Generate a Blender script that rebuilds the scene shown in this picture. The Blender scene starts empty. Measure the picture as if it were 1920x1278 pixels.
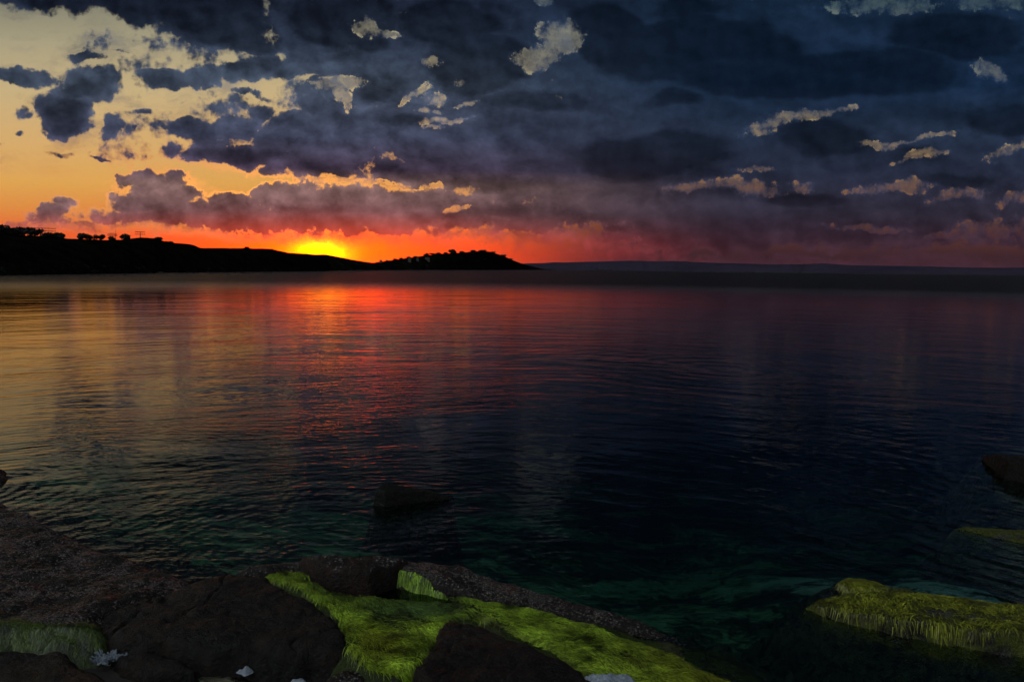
import bpy, bmesh, math, random
import numpy as np
from mathutils import Vector, Matrix

random.seed(7)
RNG = np.random.default_rng(11)
S = bpy.context.scene
COL = S.collection

# ------------------------------------------------------------------ camera
CAM_H = 2.6
F_PX = 1280.0                      # focal length in pixels of the 1920 px frame (24 mm)
HOR = (504.8, 0.0112)              # horizon row at x = 960 and its slope
cam_d = bpy.data.cameras.new('camera')
cam = bpy.data.objects.new('camera', cam_d)
COL.objects.link(cam)
cam_d.sensor_width = 36.0
cam_d.lens = 36.0 * F_PX / 1920.0
cam_d.clip_start = 0.05
cam_d.clip_end = 80000.0
ROLL = math.atan(HOR[1])
PITCH = math.atan((639.0 - HOR[0]) * math.cos(ROLL) / F_PX)
_f = Vector((0, math.cos(PITCH), -math.sin(PITCH)))
_r0 = Vector((1, 0, 0))
_u0 = _r0.cross(_f)
_r = _r0 * math.cos(ROLL) + _u0 * math.sin(ROLL)
_u = _u0 * math.cos(ROLL) - _r0 * math.sin(ROLL)
cam.matrix_world = Matrix(((_r.x, _u.x, -_f.x, 0), (_r.y, _u.y, -_f.y, 0),
                           (_r.z, _u.z, -_f.z, CAM_H), (0, 0, 0, 1)))
S.camera = cam
_rn, _un, _fn = np.array(_r), np.array(_u), np.array(_f)


def ray(px, py):
    px = np.asarray(px, float); py = np.asarray(py, float)
    return (_fn + ((px - 960) / F_PX)[..., None] * _rn + ((639 - py) / F_PX)[..., None] * _un)


def at(px, py, z=0.0):
    """point at height z seen at photo pixel (px, py)"""
    d = ray(px, py)
    t = (np.asarray(z, float) - CAM_H) / d[..., 2]
    return d * t[..., None] + np.array([0, 0, CAM_H])


def at_dist(px, py, dist):
    """point at horizontal distance dist seen at photo pixel (px, py)"""
    d = ray(px, py)
    t = np.asarray(dist, float) / np.hypot(d[..., 0], d[..., 1])
    return d * t[..., None] + np.array([0, 0, CAM_H])


def to_px(P):
    P = np.asarray(P, float) - np.array([0, 0, CAM_H])
    w = P @ _fn
    return 960 + F_PX * (P @ _rn) / w, 639 - F_PX * (P @ _un) / w


def uv(px, py):
    d = ray(px, py)
    return d[..., 0] / d[..., 1], d[..., 2] / d[..., 1]


def lin(r, g, b):
    def f(v):
        v = v / 255.0
        return v / 12.92 if v <= 0.04045 else ((v + 0.055) / 1.055) ** 2.4
    return (f(r), f(g), f(b), 1.0)


# ------------------------------------------------------------------ render settings
S.view_settings.view_transform = 'Standard'
S.view_settings.look = 'None'
S.view_settings.exposure = 0.0
S.view_settings.gamma = 1.0
S.cycles.use_denoising = True
S.cycles.use_adaptive_sampling = True
S.cycles.adaptive_threshold = 0.02
S.cycles.adaptive_min_samples = 12
S.cycles.max_bounces = 6
S.cycles.diffuse_bounces = 2
S.cycles.glossy_bounces = 3
S.cycles.transparent_max_bounces = 12
S.cycles.caustics_reflective = False
S.cycles.caustics_refractive = False
S.cycles.sample_clamp_indirect = 3.0


# ------------------------------------------------------------------ node helper
class G:
    def __init__(self, tree):
        self.t = tree

    def _in(self, sock, v):
        if v is None:
            return
        if isinstance(v, bpy.types.NodeSocket):
            self.t.links.new(v, sock)
        else:
            sock.default_value = v

    def n(self, kind, **kw):
        nd = self.t.nodes.new(kind)
        for k, v in kw.items():
            setattr(nd, k, v)
        return nd

    def m(self, op, a, b=None, c=None, clamp=False):
        nd = self.n('ShaderNodeMath', operation=op, use_clamp=clamp)
        self._in(nd.inputs[0], a); self._in(nd.inputs[1], b); self._in(nd.inputs[2], c)
        return nd.outputs[0]

    def v(self, op, a, b=None, scale=None):
        nd = self.n('ShaderNodeVectorMath', operation=op)
        self._in(nd.inputs[0], a); self._in(nd.inputs[1], b)
        if scale is not None:
            self._in(nd.inputs['Scale'], scale)
        return nd.outputs['Value'] if op in ('LENGTH', 'DOT_PRODUCT', 'DISTANCE') else nd.outputs[0]

    def sep(self, a):
        nd = self.n('ShaderNodeSeparateXYZ'); self._in(nd.inputs[0], a)
        return nd.outputs[0], nd.outputs[1], nd.outputs[2]

    def comb(self, x, y, z=0.0):
        nd = self.n('ShaderNodeCombineXYZ')
        self._in(nd.inputs[0], x); self._in(nd.inputs[1], y); self._in(nd.inputs[2], z)
        return nd.outputs[0]

    def map(self, a, lo, hi, t0=0.0, t1=1.0, smooth=True):
        nd = self.n('ShaderNodeMapRange', interpolation_type='SMOOTHSTEP' if smooth else 'LINEAR')
        self._in(nd.inputs[0], a)
        for i, q in enumerate((lo, hi, t0, t1)):
            self._in(nd.inputs[i + 1], q)
        return nd.outputs[0]

    def noise(self, vec, scale, detail=2.0, rough=0.5, dims='3D', dist=0.0, col=False):
        nd = self.n('ShaderNodeTexNoise', noise_dimensions=dims)
        if vec is not None:
            self._in(nd.inputs['Vector'], vec)
        nd.inputs['Scale'].default_value = scale
        nd.inputs['Detail'].default_value = detail
        nd.inputs['Roughness'].default_value = rough
        nd.inputs['Distortion'].default_value = dist
        return nd.outputs['Color'] if col else nd.outputs[0]

    def ramp(self, fac, stops, interp='LINEAR'):
        nd = self.n('ShaderNodeValToRGB')
        nd.color_ramp.interpolation = interp
        e = nd.color_ramp.elements
        while len(e) < len(stops):
            e.new(0.5)
        for el, (p, c) in zip(e, sorted(stops, key=lambda q: q[0])):
            el.position = p; el.color = c
        self._in(nd.inputs[0], fac)
        return nd.outputs[0]

    def mix(self, fac, a, b, mode='MIX'):
        nd = self.n('ShaderNodeMix', data_type='RGBA', blend_type=mode)
        self._in(nd.inputs[0], fac); self._in(nd.inputs[6], a); self._in(nd.inputs[7], b)
        return nd.outputs[2]


# ------------------------------------------------------------------ world: dusk sky with clouds
SUN_PX = (602, 484)
_sd = ray(*SUN_PX); _sd = _sd / np.linalg.norm(_sd)
SUN_EL = math.asin(_sd[2]); SUN_AZ = math.atan2(_sd[0], _sd[1])

world = bpy.data.worlds.new('World')
S.world = world
world.use_nodes = True
world.cycles.sampling_method = 'MANUAL'
world.cycles.sample_map_resolution = 512
wt = world.node_tree
wt.nodes.clear()
g = G(wt)
dirv = g.n('ShaderNodeTexCoord').outputs['Generated']
dx, dy, dz = g.sep(dirv)
yc = g.m('MAXIMUM', dy, 0.12)
U = g.m('DIVIDE', dx, yc)
V = g.m('DIVIDE', dz, yc)
P0 = g.comb(U, V, 0.0)

# ragged cloud outlines: the direction is warped by two noises before the cloud shapes are read
w1 = g.v('SUBTRACT', g.noise(P0, 5.0, 3, 0.55, '2D', col=True), (0.5, 0.5, 0.5))
w2 = g.v('SUBTRACT', g.noise(P0, 17.0, 5, 0.62, '2D', col=True), (0.5, 0.5, 0.5))
P = g.v('ADD', P0, g.v('ADD', g.v('MULTIPLY', w1, (0.05, 0.03, 0.0)), g.v('MULTIPLY', w2, (0.046, 0.030, 0.0))))
Pd = g.v('ADD', P0, g.v('MULTIPLY', w1, (0.08, 0.05, 0.0)))


_tick = [None]       # a running result that keeps the long chain of shapes in order


def field(vec, blobs, kmin=0.35, smooth=True):
    """union of soft tilted ellipses given in photo pixels: (cx, cy, rx, ry, tilt, k).
    Each ellipse k * (1 - |q|^2) / 2 is a quadratic in the sky direction (U, V)."""
    acc = None
    M1 = M2 = None
    for i, b in enumerate(blobs):
        if i % 24 == 0:
            vv = vec if _tick[0] is None else g.v('ADD', vec, g.comb(g.m('MULTIPLY', _tick[0], 1e-9), 0.0, 0.0))
            x, y, _ = g.sep(vv)
            M1 = g.comb(g.m('MULTIPLY', x, x), g.m('MULTIPLY', x, y), g.m('MULTIPLY', y, y))
            M2 = g.comb(x, y, 1.0)
        cx, cy, rx, ry = b[:4]
        rot = math.radians(-(b[4] if len(b) > 4 else 0.0))
        k = b[5] if len(b) > 5 else max(kmin if min(rx, ry) > 17 else kmin * 0.55, min(1.5, min(rx, ry) / 45.0))
        u0, v0 = [float(q) for q in uv(cx, cy)]
        ua, va = uv(cx + 20, cy); ub, vb = uv(cx, cy - 20)
        sx = math.hypot(ua - u0, va - v0) / 20 * rx
        sy = math.hypot(ub - u0, vb - v0) / 20 * ry
        c, s_ = math.cos(rot), math.sin(rot)
        A = c * c / sx ** 2 + s_ * s_ / sy ** 2
        B = 2 * c * s_ * (1 / sx ** 2 - 1 / sy ** 2)
        C = s_ * s_ / sx ** 2 + c * c / sy ** 2
        kk = -0.5 * k
        d = g.m('ADD', g.v('DOT_PRODUCT', M1, (kk * A, kk * B, kk * C)),
                g.v('DOT_PRODUCT', M2, (kk * (-2 * A * u0 - B * v0), kk * (-2 * C * v0 - B * u0), kk * (A * u0 * u0 + B * u0 * v0 + C * v0 * v0) - kk)))
        if acc is None:
            acc = g.m('MAXIMUM', d, -1.0)
        else:
            acc = g.m('SMOOTH_MAX', acc, d, 0.08) if smooth else g.m('MAXIMUM', acc, d)
        _tick[0] = acc
    return acc


CLOUDS = [
    # top left dark bank
    (230, -35, 300, 85, 9), (410, 35, 125, 62, 14), (480, 80, 58, 30, 15), (90, -20, 190, 45, 8),
    (640, 10, 130, 85), (690, 88, 40, 22, 20),
    (600, 55, 95, 70, 0, 1.2), (560, 96, 60, 26, 25), (545, 20, 50, 70, 0, 1.0),
    # torn scraps
    (330, 105, 150, 34, 0, 0.20), (620, 190, 90, 46, 0, 0.42), (240, 240, 70, 40, 0, 0.14), (430, 205, 90, 28, 0, 0.30),
    # streaks
    (640, 122, 120, 34, 0, 1.2), (720, 150, 90, 60, 0, 1.2), (330, 146, 92, 18, -2), (450, 138, 110, 24, -7), (600, 130, 150, 22, -3), (470, 178, 55, 6, 12), (160, 108, 34, 9, 8),
    (210, 98, 26, 5),
    # left anvil
    (50, 142, 62, 20, 10), (158, 162, 74, 38, 0, 1.1), (122, 205, 52, 48, 15, 1.1), (128, 244, 42, 20, 0), (45, 208, 20, 14),
    (204, 240, 22, 30, 10), (258, 209, 24, 9, -8), (245, 242, 9, 5), (198, 293, 18, 4), (114, 287, 24, 6), (46, 250, 11, 6), (4, 272, 12, 6),
    # middle cumulus
    (345, 250, 36, 28), (312, 284, 34, 17), (380, 285, 80, 20), (445, 250, 66, 34, -10), (500, 215, 34, 18), (468, 205, 14, 9),
    (395, 205, 14, 16), (560, 270, 90, 34), (620, 305, 150, 36), (590, 195, 50, 34, 20), (525, 262, 70, 36, 0, 1.0), (470, 290, 90, 22, 0, 1.0), (380, 262, 60, 30, 0, 0.9), (560, 235, 60, 26, 0, 0.9), (610, 165, 26, 20, 30), (640, 250, 90, 50, 0, 1.2), (520, 312, 50, 14),
    # upper middle mass
    (684, 180, 40, 42), (725, 228, 90, 26), (760, 110, 130, 90), (860, 70, 180, 130), (900, 190, 130, 60),
    # great overcast sheet
    (1250, 60, 480, 190), (1560, 180, 560, 290), (1020, 260, 420, 95), (1250, 350, 420, 90), (850, 320, 230, 42),
    (1650, 380, 500, 90), (1000, -250, 1500, 240), (1300, 420, 460, 52),
    # low backlit bank
    (280, 352, 62, 34), (258, 342, 38, 24), (330, 372, 50, 22), (232, 404, 86, 15), (300, 412, 170, 20), (450, 390, 88, 34), (497, 362, 34, 24),
    (560, 368, 70, 32), (640, 392, 170, 46), (520, 416, 330, 24), (820, 395, 210, 46), (1010, 400, 220, 36),
    (285, 385, 95, 34, 0, 1.0), (400, 405, 150, 30, 0, 1.0), (300, 345, 55, 28, 0, 0.9),
    (82, 408, 50, 22, -12), (126, 387, 26, 12), (30, 425, 60, 9), (140, 425, 120, 8),
]
GAPS = [
    (688, 48, 11, 17), (708, 62, 26, 6, 10), (1040, 72, 30, 30, 10), (1002, 108, 40, 22, -14), (1052, 62, 20, 14), (1015, 0, 14, 9), (990, 120, 24, 14),
    (805, 186, 17, 13), (800, 214, 18, 5), (836, 229, 38, 5, -10), (803, 118, 17, 7), (768, 178, 24, 7, -35), (852, 148, 10, 5), (815, 244, 11, 3), (872, 190, 20, 4, -12),
    (648, 186, 9, 20), (652, 160, 24, 8), (625, 165, 20, 10),
    (1650, 6, 80, 14), (1700, 18, 40, 8), (1870, 0, 70, 14), (1862, 134, 24, 15, 10), (1880, 142, 14, 8),
    (1436, 242, 38, 12, -20), (1490, 226, 52, 10, -4), (1575, 214, 34, 6, -6), (1420, 255, 28, 7),
    (1660, 276, 46, 4, -8), (1736, 264, 40, 4, -14), (1724, 296, 38, 7, -12), (1640, 280, 30, 5), (1885, 278, 32, 9, -25),
    (1305, 349, 48, 7), (1395, 352, 54, 12, 4), (1420, 320, 24, 4), (1506, 350, 18, 7), (1660, 352, 46, 6), (1706, 352, 26, 11), (1790, 368, 40, 10, -10), (1900, 372, 26, 9, -15),
    (608, 343, 22, 5, 10), (664, 344, 56, 4), (735, 350, 40, 2.5), (868, 393, 20, 5, -12), (816, 348, 16, 3),
    (1640, 426, 60, 5, 4), (1870, 432, 66, 16, -10), (1765, 446, 34, 7), (905, 440, 36, 5, -6),
    (590, 482, 520, 46, 0, 1.2), (300, 448, 300, 17, 2), (1120, 492, 240, 32, 3, 0.8), (1010, 458, 90, 16, -10), (1560, 512, 500, 32, 0, 0.6), (960, 470, 220, 32, 0, 1.0),
]
DARK = [
    (250, -10, 300, 75, 9), (440, 55, 100, 48, 14), (640, 30, 110, 66), (690, 80, 36, 24, 20),
    (1300, 95, 230, 74), (1480, 150, 240, 52), (1660, 140, 170, 52), (1820, 70, 150, 50), (1130, 60, 90, 70), (1290, 10, 90, 26),
    (1010, 192, 96, 22), (1245, 192, 56, 20), (1210, 290, 180, 44, 2), (1260, 322, 160, 16), (1555, 268, 100, 36), (1885, 216, 110, 34, -8),
    (690, 326, 200, 15, 2), (930, 345, 170, 16, 2), (890, 120, 110, 60), (830, 40, 110, 44), (745, 232, 62, 13), (690, 182, 30, 32),
    (120, 220, 50, 40), (150, 165, 50, 24), (420, 288, 110, 14), (1010, 395, 140, 14, 4), (1740, 300, 90, 14, 6), (1500, 372, 90, 10), (1790, 340, 60, 18),
]
LIGHT = [
    (800, 266, 210, 20), (980, 290, 170, 16), (1160, 218, 150, 12), (1390, 206, 60, 10, 14), (730, 130, 50, 26), (800, 170, 70, 50), (1560, 48, 110, 26, 14), (1690, 352, 170, 30),
    (1330, 386, 220, 20), (590, 260, 70, 20), (460, 232, 60, 22), (300, 350, 50, 26), (560, 375, 110, 24), (720, 392, 120, 18), (900, 215, 60, 14), (1420, 262, 60, 22), (600, 130, 120, 10, -3), (1800, 180, 60, 20),
]

den = g.m('ADD', field(P, CLOUDS, 0.9), 0.11)
# above the frame the sheet goes on and closes
den = g.m('MAXIMUM', den, g.map(V, 0.44, 0.62, -1.0, 0.55))
gap = g.m('ADD', field(P, GAPS, 0.62, False), -0.03)
Pn = g.v('ADD', P0, g.v('MULTIPLY', w2, (0.016, 0.012, 0.0)))
fb = g.m('SUBTRACT', g.noise(P0, 24.0, 8, 0.68, '2D'), 0.5)
fb2 = g.m('SUBTRACT', g.noise(g.v('MULTIPLY', P0, (1.0, 1.8, 1.0)), 9.0, 6, 0.62, '2D'), 0.5)
vo = g.n('ShaderNodeTexVoronoi', feature='F1', voronoi_dimensions='2D')
g._in(vo.inputs['Vector'], Pn)
vo.inputs['Scale'].default_value = 34.0; vo.inputs['Detail'].default_value = 2.0; vo.inputs['Roughness'].default_value = 0.55
bil = g.m('SUBTRACT', 0.42, vo.outputs['Distance'])       # rounded cauliflower lumps
d0 = g.m('ADD', den, g.m('MULTIPLY_ADD', fb, 0.50, g.m('MULTIPLY_ADD', fb2, 0.40, g.m('MULTIPLY', bil, 0.26))))
fbh = g.m('SUBTRACT', g.noise(P0, 62.0, 6, 0.62, '2D'), 0.5)
d0 = g.m('MULTIPLY_ADD', fbh, 0.28, d0)
gp = g.m('ADD', gap, g.m('MULTIPLY_ADD', fb, 1.3, g.m('MULTIPLY', fbh, 1.0)))
d1 = g.m('SMOOTH_MIN', d0, g.m('MULTIPLY', gp, -1.3), 0.06)
# cloud edges are crisp against the sky, softer where holes open in the sheet
soft = g.map(gap, -0.2, 0.05)
alpha = g.map(d1, g.m('MULTIPLY_ADD', soft, -0.85, -0.06), g.m('MULTIPLY_ADD', soft, 0.16, 0.19))
# even the holes are dimmed by thin scud behind the sheet
alpha = g.m('MAXIMUM', alpha, g.m('MULTIPLY', soft, g.m('MULTIPLY', g.map(V, 0.05, 0.09), g.map(fb, -0.16, 0.18, 0.20, 0.70))))
# thin veils in the open sky
veil = g.map(g.m('ADD', g.noise(g.v('MULTIPLY', P, (1.0, 2.6, 1.0)), 7.0, 7, 0.66, '2D'), g.m('MULTIPLY', den, 0.12)), 0.46, 0.80, 0.0, 0.55)
alpha = g.m('MAXIMUM', alpha, g.m('MULTIPLY', veil, g.map(V, 0.05, 0.16)))

# clear sky: measured dusk colours by height, warm on the side of the sun, dim away from it
VT = 0.46


def pos(py):
    return max(0.0, min(1.0, float(uv(960, py)[1]) / VT))


vn = g.m('DIVIDE', V, VT, clamp=True)
clearL = g.ramp(vn, [(0.0, lin(222, 70, 26)), (pos(470), lin(232, 82, 34)), (pos(440), lin(228, 104, 54)), (pos(400), lin(222, 140, 68)),
                     (pos(350), lin(222, 164, 84)), (pos(280), lin(214, 170, 108)), (pos(180), lin(198, 174, 128)),
                     (pos(90), lin(168, 158, 128)), (pos(10), lin(126, 126, 110)), (1.0, lin(100, 106, 104))])
clearR = g.ramp(vn, [(0.0, lin(54, 28, 35)), (pos(470), lin(60, 36, 41)), (pos(430), lin(88, 52, 46)), (pos(380), lin(110, 76, 56)),
                     (pos(340), lin(132, 96, 68)), (pos(240), lin(158, 138, 102)), (pos(130), lin(104, 108, 104)),
                     (pos(60), lin(140, 140, 124)), (pos(5), lin(78, 96, 98)), (1.0, lin(70, 84, 92))])
midw = g.map(U, float(uv(770, 500)[0]), float(uv(1200, 500)[0]))
clear = g.mix(midw, clearL, clearR)
cloudL = g.ramp(vn, [(0.0, lin(196, 48, 38)), (pos(450), lin(176, 64, 54)), (pos(425), lin(136, 74, 70)), (pos(400), lin(112, 82, 84)),
                     (pos(350), lin(122, 94, 90)), (pos(320), lin(70, 58, 76)), (pos(260), lin(62, 66, 86)),
                     (pos(160), lin(62, 72, 88)), (pos(80), lin(44, 54, 72)), (pos(5), lin(34, 42, 60)), (1.0, lin(26, 32, 48))])
cloudR = g.ramp(vn, [(0.0, lin(56, 27, 35)), (pos(465), lin(54, 33, 42)), (pos(430), lin(50, 36, 48)), (pos(390), lin(46, 42, 56)),
                     (pos(320), lin(38, 44, 62)), (pos(240), lin(34, 46, 66)),
                     (pos(150), lin(22, 40, 64)), (pos(60), lin(24, 41, 64)), (pos(5), lin(20, 36, 56)), (1.0, lin(18, 28, 46))])
midc = g.map(U, float(uv(620, 500)[0]), float(uv(1420, 500)[0]))
cloud = g.mix(midc, cloudL, cloudR)
dk = g.map(g.m('ADD', field(Pd, DARK, 0.6, False), g.m('MULTIPLY', fb2, 0.7)), -0.06, 0.22)
lt = g.map(g.m('ADD', field(Pd, LIGHT, 0.6, False), g.m('MULTIPLY', fb2, 0.8)), -0.15, 0.5)
# relief: lumps are a little lighter on the side of the sun (down and to the left)
Pq = g.v('MULTIPLY', Pn, (1.0, 1.45, 1.0))
r_a = g.noise(Pq, 11.0, 6, 0.58, '2D')
r_b = g.noise(g.v('ADD', Pq, (-0.010, -0.014, 0.0)), 11.0, 6, 0.58, '2D')
relief = g.m('SUBTRACT', r_a, r_b)
calm = g.map(U, float(uv(700, 500)[0]), float(uv(1150, 500)[0]), 1.0, 0.6)
shade = g.m('MULTIPLY_ADD', g.m('MULTIPLY', relief, calm), 2.6, 1.0)
shade = g.m('MULTIPLY', shade, g.m('MULTIPLY_ADD', g.m('MULTIPLY', g.m('SUBTRACT', r_a, 0.5), calm), 0.7, 1.0))
shade = g.m('MULTIPLY', shade, g.m('MULTIPLY_ADD', bil, g.m('MULTIPLY', calm, 0.22), 0.98))
shade = g.m('MULTIPLY', shade, g.m('MULTIPLY_ADD', dk, -0.52, 1.04))
shade = g.m('MULTIPLY', shade, g.m('MULTIPLY_ADD', lt, 0.24, 1.0))
shade = g.m('MULTIPLY', shade, g.map(d1, -0.02, 0.5, 1.5, 0.94))
shade = g.m('MAXIMUM', shade, 0.25)
cloud = g.v('SCALE', cloud, scale=shade)

# glow round the sun that has just gone behind the hill
su, sv = uv(602, 474)


def glow(rx, ry, p=1.0):
    mp = g.n('ShaderNodeMapping', vector_type='TEXTURE')
    g._in(mp.inputs[0], P0)
    mp.inputs[1].default_value = (su, sv, 0)
    mp.inputs[3].default_value = (rx / F_PX, ry / F_PX, 1)
    r = g.v('LENGTH', mp.outputs[0])
    return g.m('EXPONENT', g.m('MULTIPLY', g.m('POWER', r, 2.0 * p), -1.0))


g1 = glow(280, 56); g2 = glow(140, 43); g3 = glow(42, 23)
front = g.map(dy, 0.12, 0.4)
g1, g2, g3 = [g.m('MULTIPLY', q, front) for q in (g1, g2, g3)]
clear = g.mix(g.m('MULTIPLY', g1, 0.8), clear, (2.0, 0.112, 0.004, 1))
clear = g.mix(g2, clear, (6.0, 0.28, 0.0, 1))
clear = g.mix(g3, clear, (11.0, 2.2, 0.0, 1))
gc = g.m('MULTIPLY', glow(270, 54), front)
cloud = g.mix(g.m('MULTIPLY', gc, 0.85), cloud, (0.72, 0.062, 0.022, 1))
gc2 = g.m('MULTIPLY', glow(560, 40), front)
cloud = g.mix(g.m('MULTIPLY', gc2, 0.05), cloud, lin(214, 62, 40))
# lit rims of the clouds towards the sun
rim = g.m('MULTIPLY', g.m('MULTIPLY', alpha, g.m('SUBTRACT', 1.0, alpha)), 4.0)
mp = g.n('ShaderNodeMapping', vector_type='TEXTURE')
g._in(mp.inputs[0], P0)
_ru, _rv = uv(470, 360)
mp.inputs[1].default_value = (_ru, _rv, 0); mp.inputs[3].default_value = (330 / F_PX, 62 / F_PX, 1)
rimw = g.m('EXPONENT', g.m('MULTIPLY', g.m('POWER', g.v('LENGTH', mp.outputs[0]), 2.0), -1.0))
skyfront = g.mix(alpha, clear, cloud)
skyfront = g.mix(g.m('MULTIPLY', g.m('MULTIPLY', rim, rimw), 0.95), skyfront, (1.25, 0.48, 0.10, 1))

# the rest of the vault: dusk sky behind and above the viewer, with added pale fill
sky = g.n('ShaderNodeTexSky', sky_type='NISHITA')
sky.sun_disc = False
sky.sun_elevation = SUN_EL
sky.sun_rotation = SUN_AZ
sky.air_density = 1.2
sky.dust_density = 2.0
SKY_STRENGTH = 0.15
back = g.v('SCALE', sky.outputs[0], scale=SKY_STRENGTH)
back = g.mix(0.6, back, (0.50, 0.57, 0.62, 1))
# bright lobe added high behind the viewer's left shoulder to model the foreground
fill_lobe = g.map(g.v('DOT_PRODUCT', dirv, tuple(Vector((-0.72, -0.30, 0.62)).normalized())), 0.70, 0.97)
back = g.v('ADD', back, g.v('SCALE', (1.25, 1.35, 1.38), scale=fill_lobe))
up = g.map(V, 2.0, 5.0)
backw = g.m('MAXIMUM', g.m('SUBTRACT', 1.0, front), g.m('MULTIPLY', up, 1.0))
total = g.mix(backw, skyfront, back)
bg = g.n('ShaderNodeBackground')
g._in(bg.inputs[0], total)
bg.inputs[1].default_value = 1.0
wo = g.n('ShaderNodeOutputWorld')
wt.links.new(bg.outputs[0], wo.inputs[0])

# ------------------------------------------------------------------ the low sun, hidden by the headland
sun_d = bpy.data.lights.new('sun', 'SUN')
sun_d.energy = 2.0
sun_d.angle = math.radians(0.5)
sun_d.color = (1.0, 0.55, 0.25)
sun = bpy.data.objects.new('sun', sun_d)
COL.objects.link(sun)
sun.rotation_euler = Vector((-_sd[0], -_sd[1], -_sd[2])).to_track_quat('-Z', 'Y').to_euler()


# ------------------------------------------------------------------ object helpers
def tag(o, label=None, cat=None, group=None, kind=None):
    if label: o['label'] = label
    if cat: o['category'] = cat
    if group: o['group'] = group
    if kind: o['kind'] = kind
    return o


def empty(name, loc):
    o = bpy.data.objects.new(name, None)
    COL.objects.link(o)
    o.location = loc
    return o


def mesh_np(name, verts, faces, mat, parent=None, smooth=True, col=None):
    """faces: (n, 3 or 4) int array"""
    verts = np.ascontiguousarray(verts, np.float32)
    faces = np.ascontiguousarray(faces, np.int32)
    if parent is not None:
        verts = verts - np.array(parent.location, np.float32)
    me = bpy.data.meshes.new(name)
    nf, k = faces.shape
    me.vertices.add(len(verts)); me.vertices.foreach_set('co', verts.ravel())
    me.loops.add(nf * k); me.loops.foreach_set('vertex_index', faces.ravel())
    me.polygons.add(nf)
    me.polygons.foreach_set('loop_start', np.arange(0, nf * k, k, dtype=np.int32))
    if smooth:
        me.polygons.foreach_set('use_smooth', np.ones(nf, bool))
    if col is not None:
        a = me.attributes.new('tint', 'FLOAT_COLOR', 'POINT')
        a.data.foreach_set('color', np.ascontiguousarray(col, np.float32).ravel())
    me.update(calc_edges=True)
    me.validate()
    if mat: me.materials.append(mat)
    o = bpy.data.objects.new(name, me)
    COL.objects.link(o)
    if parent is not None:
        o.parent = parent
    return o


class MB:
    """collects boxes, bars and lumps into one mesh"""
    def __init__(self):
        self.v, self.f = [], []

    def add(self, v, f):
        n = len(self.v)
        self.v += [tuple(q) for q in v]
        self.f += [tuple(i + n for i in q) for q in f]

    def box(self, c, s, rz=0.0, taper=1.0):
        cx, cy, cz = c; a, b, h = s[0] / 2, s[1] / 2, s[2] / 2
        co, si = math.cos(rz), math.sin(rz)
        vs = []
        for z, t in ((-h, 1.0), (h, taper)):
            for x, y in ((-a, -b), (a, -b), (a, b), (-a, b)):
                vs.append((cx + (x * co - y * si) * t, cy + (x * si + y * co) * t, cz + z))
        self.add(vs, [(0, 3, 2, 1), (4, 5, 6, 7), (0, 1, 5, 4), (1, 2, 6, 5), (2, 3, 7, 6), (3, 0, 4, 7)])

    def bar(self, p, q, r0, r1=None, n=6):
        p, q = Vector(p), Vector(q)
        r1 = r0 if r1 is None else r1
        d = (q - p).normalized()
        a = d.orthogonal().normalized(); b = d.cross(a)
        vs = []
        for c, r in ((p, r0), (q, r1)):
            for i in range(n):
                t = 2 * math.pi * i / n
                vs.append(c + (a * math.cos(t) + b * math.sin(t)) * r)
        fs = [(i, (i + 1) % n, n + (i + 1) % n, n + i) for i in range(n)]
        self.add(vs, fs + [tuple(range(n - 1, -1, -1)), tuple(range(n, 2 * n))])

    def build(self, name, mat, parent=None, smooth=False):
        me = bpy.data.meshes.new(name)
        off = Vector(parent.location) if parent is not None else Vector((0, 0, 0))
        me.from_pydata([tuple(Vector(q) - off) for q in self.v], [], self.f)
        me.update()
        if smooth:
            me.polygons.foreach_set('use_smooth', [True] * len(me.polygons))
        if mat: me.materials.append(mat)
        o = bpy.data.objects.new(name, me)
        COL.objects.link(o)
        if parent is not None: o.parent = parent
        return o


# value noise in numpy for shapes
def _hash(ix, iy, seed):
    h = (ix.astype(np.int64) * 374761393 + iy.astype(np.int64) * 668265263 + seed * 1274126177) & 0xFFFFFFFF
    h = ((h ^ (h >> 13)) * 1274126177) & 0xFFFFFFFF
    return ((h ^ (h >> 16)) & 0xFFFF) / 65535.0


def vnoise(x, y, seed=0):
    x = np.asarray(x, float); y = np.asarray(y, float)
    ix, iy = np.floor(x), np.floor(y)
    fx, fy = x - ix, y - iy
    fx = fx * fx * (3 - 2 * fx); fy = fy * fy * (3 - 2 * fy)
    a = _hash(ix, iy, seed); b = _hash(ix + 1, iy, seed)
    c = _hash(ix, iy + 1, seed); d = _hash(ix + 1, iy + 1, seed)
    return (a + (b - a) * fx) * (1 - fy) + (c + (d - c) * fx) * fy - 0.5


def fbm(x, y, seed=0, oct=4, gain=0.5):
    s, a, f = 0.0, 1.0, 1.0
    for i in range(oct):
        s = s + a * vnoise(x * f + 17.3 * i, y * f - 9.1 * i, seed + i)
        a *= gain; f *= 2.03
    return s


def ridged(x, y, seed=0, oct=4):
    s, a, f = 0.0, 0.5, 1.0
    for i in range(oct):
        s = s + a * (1 - 2 * np.abs(2 * vnoise(x * f, y * f, seed + i)))
        a *= 0.5; f *= 2.1
    return s


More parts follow.
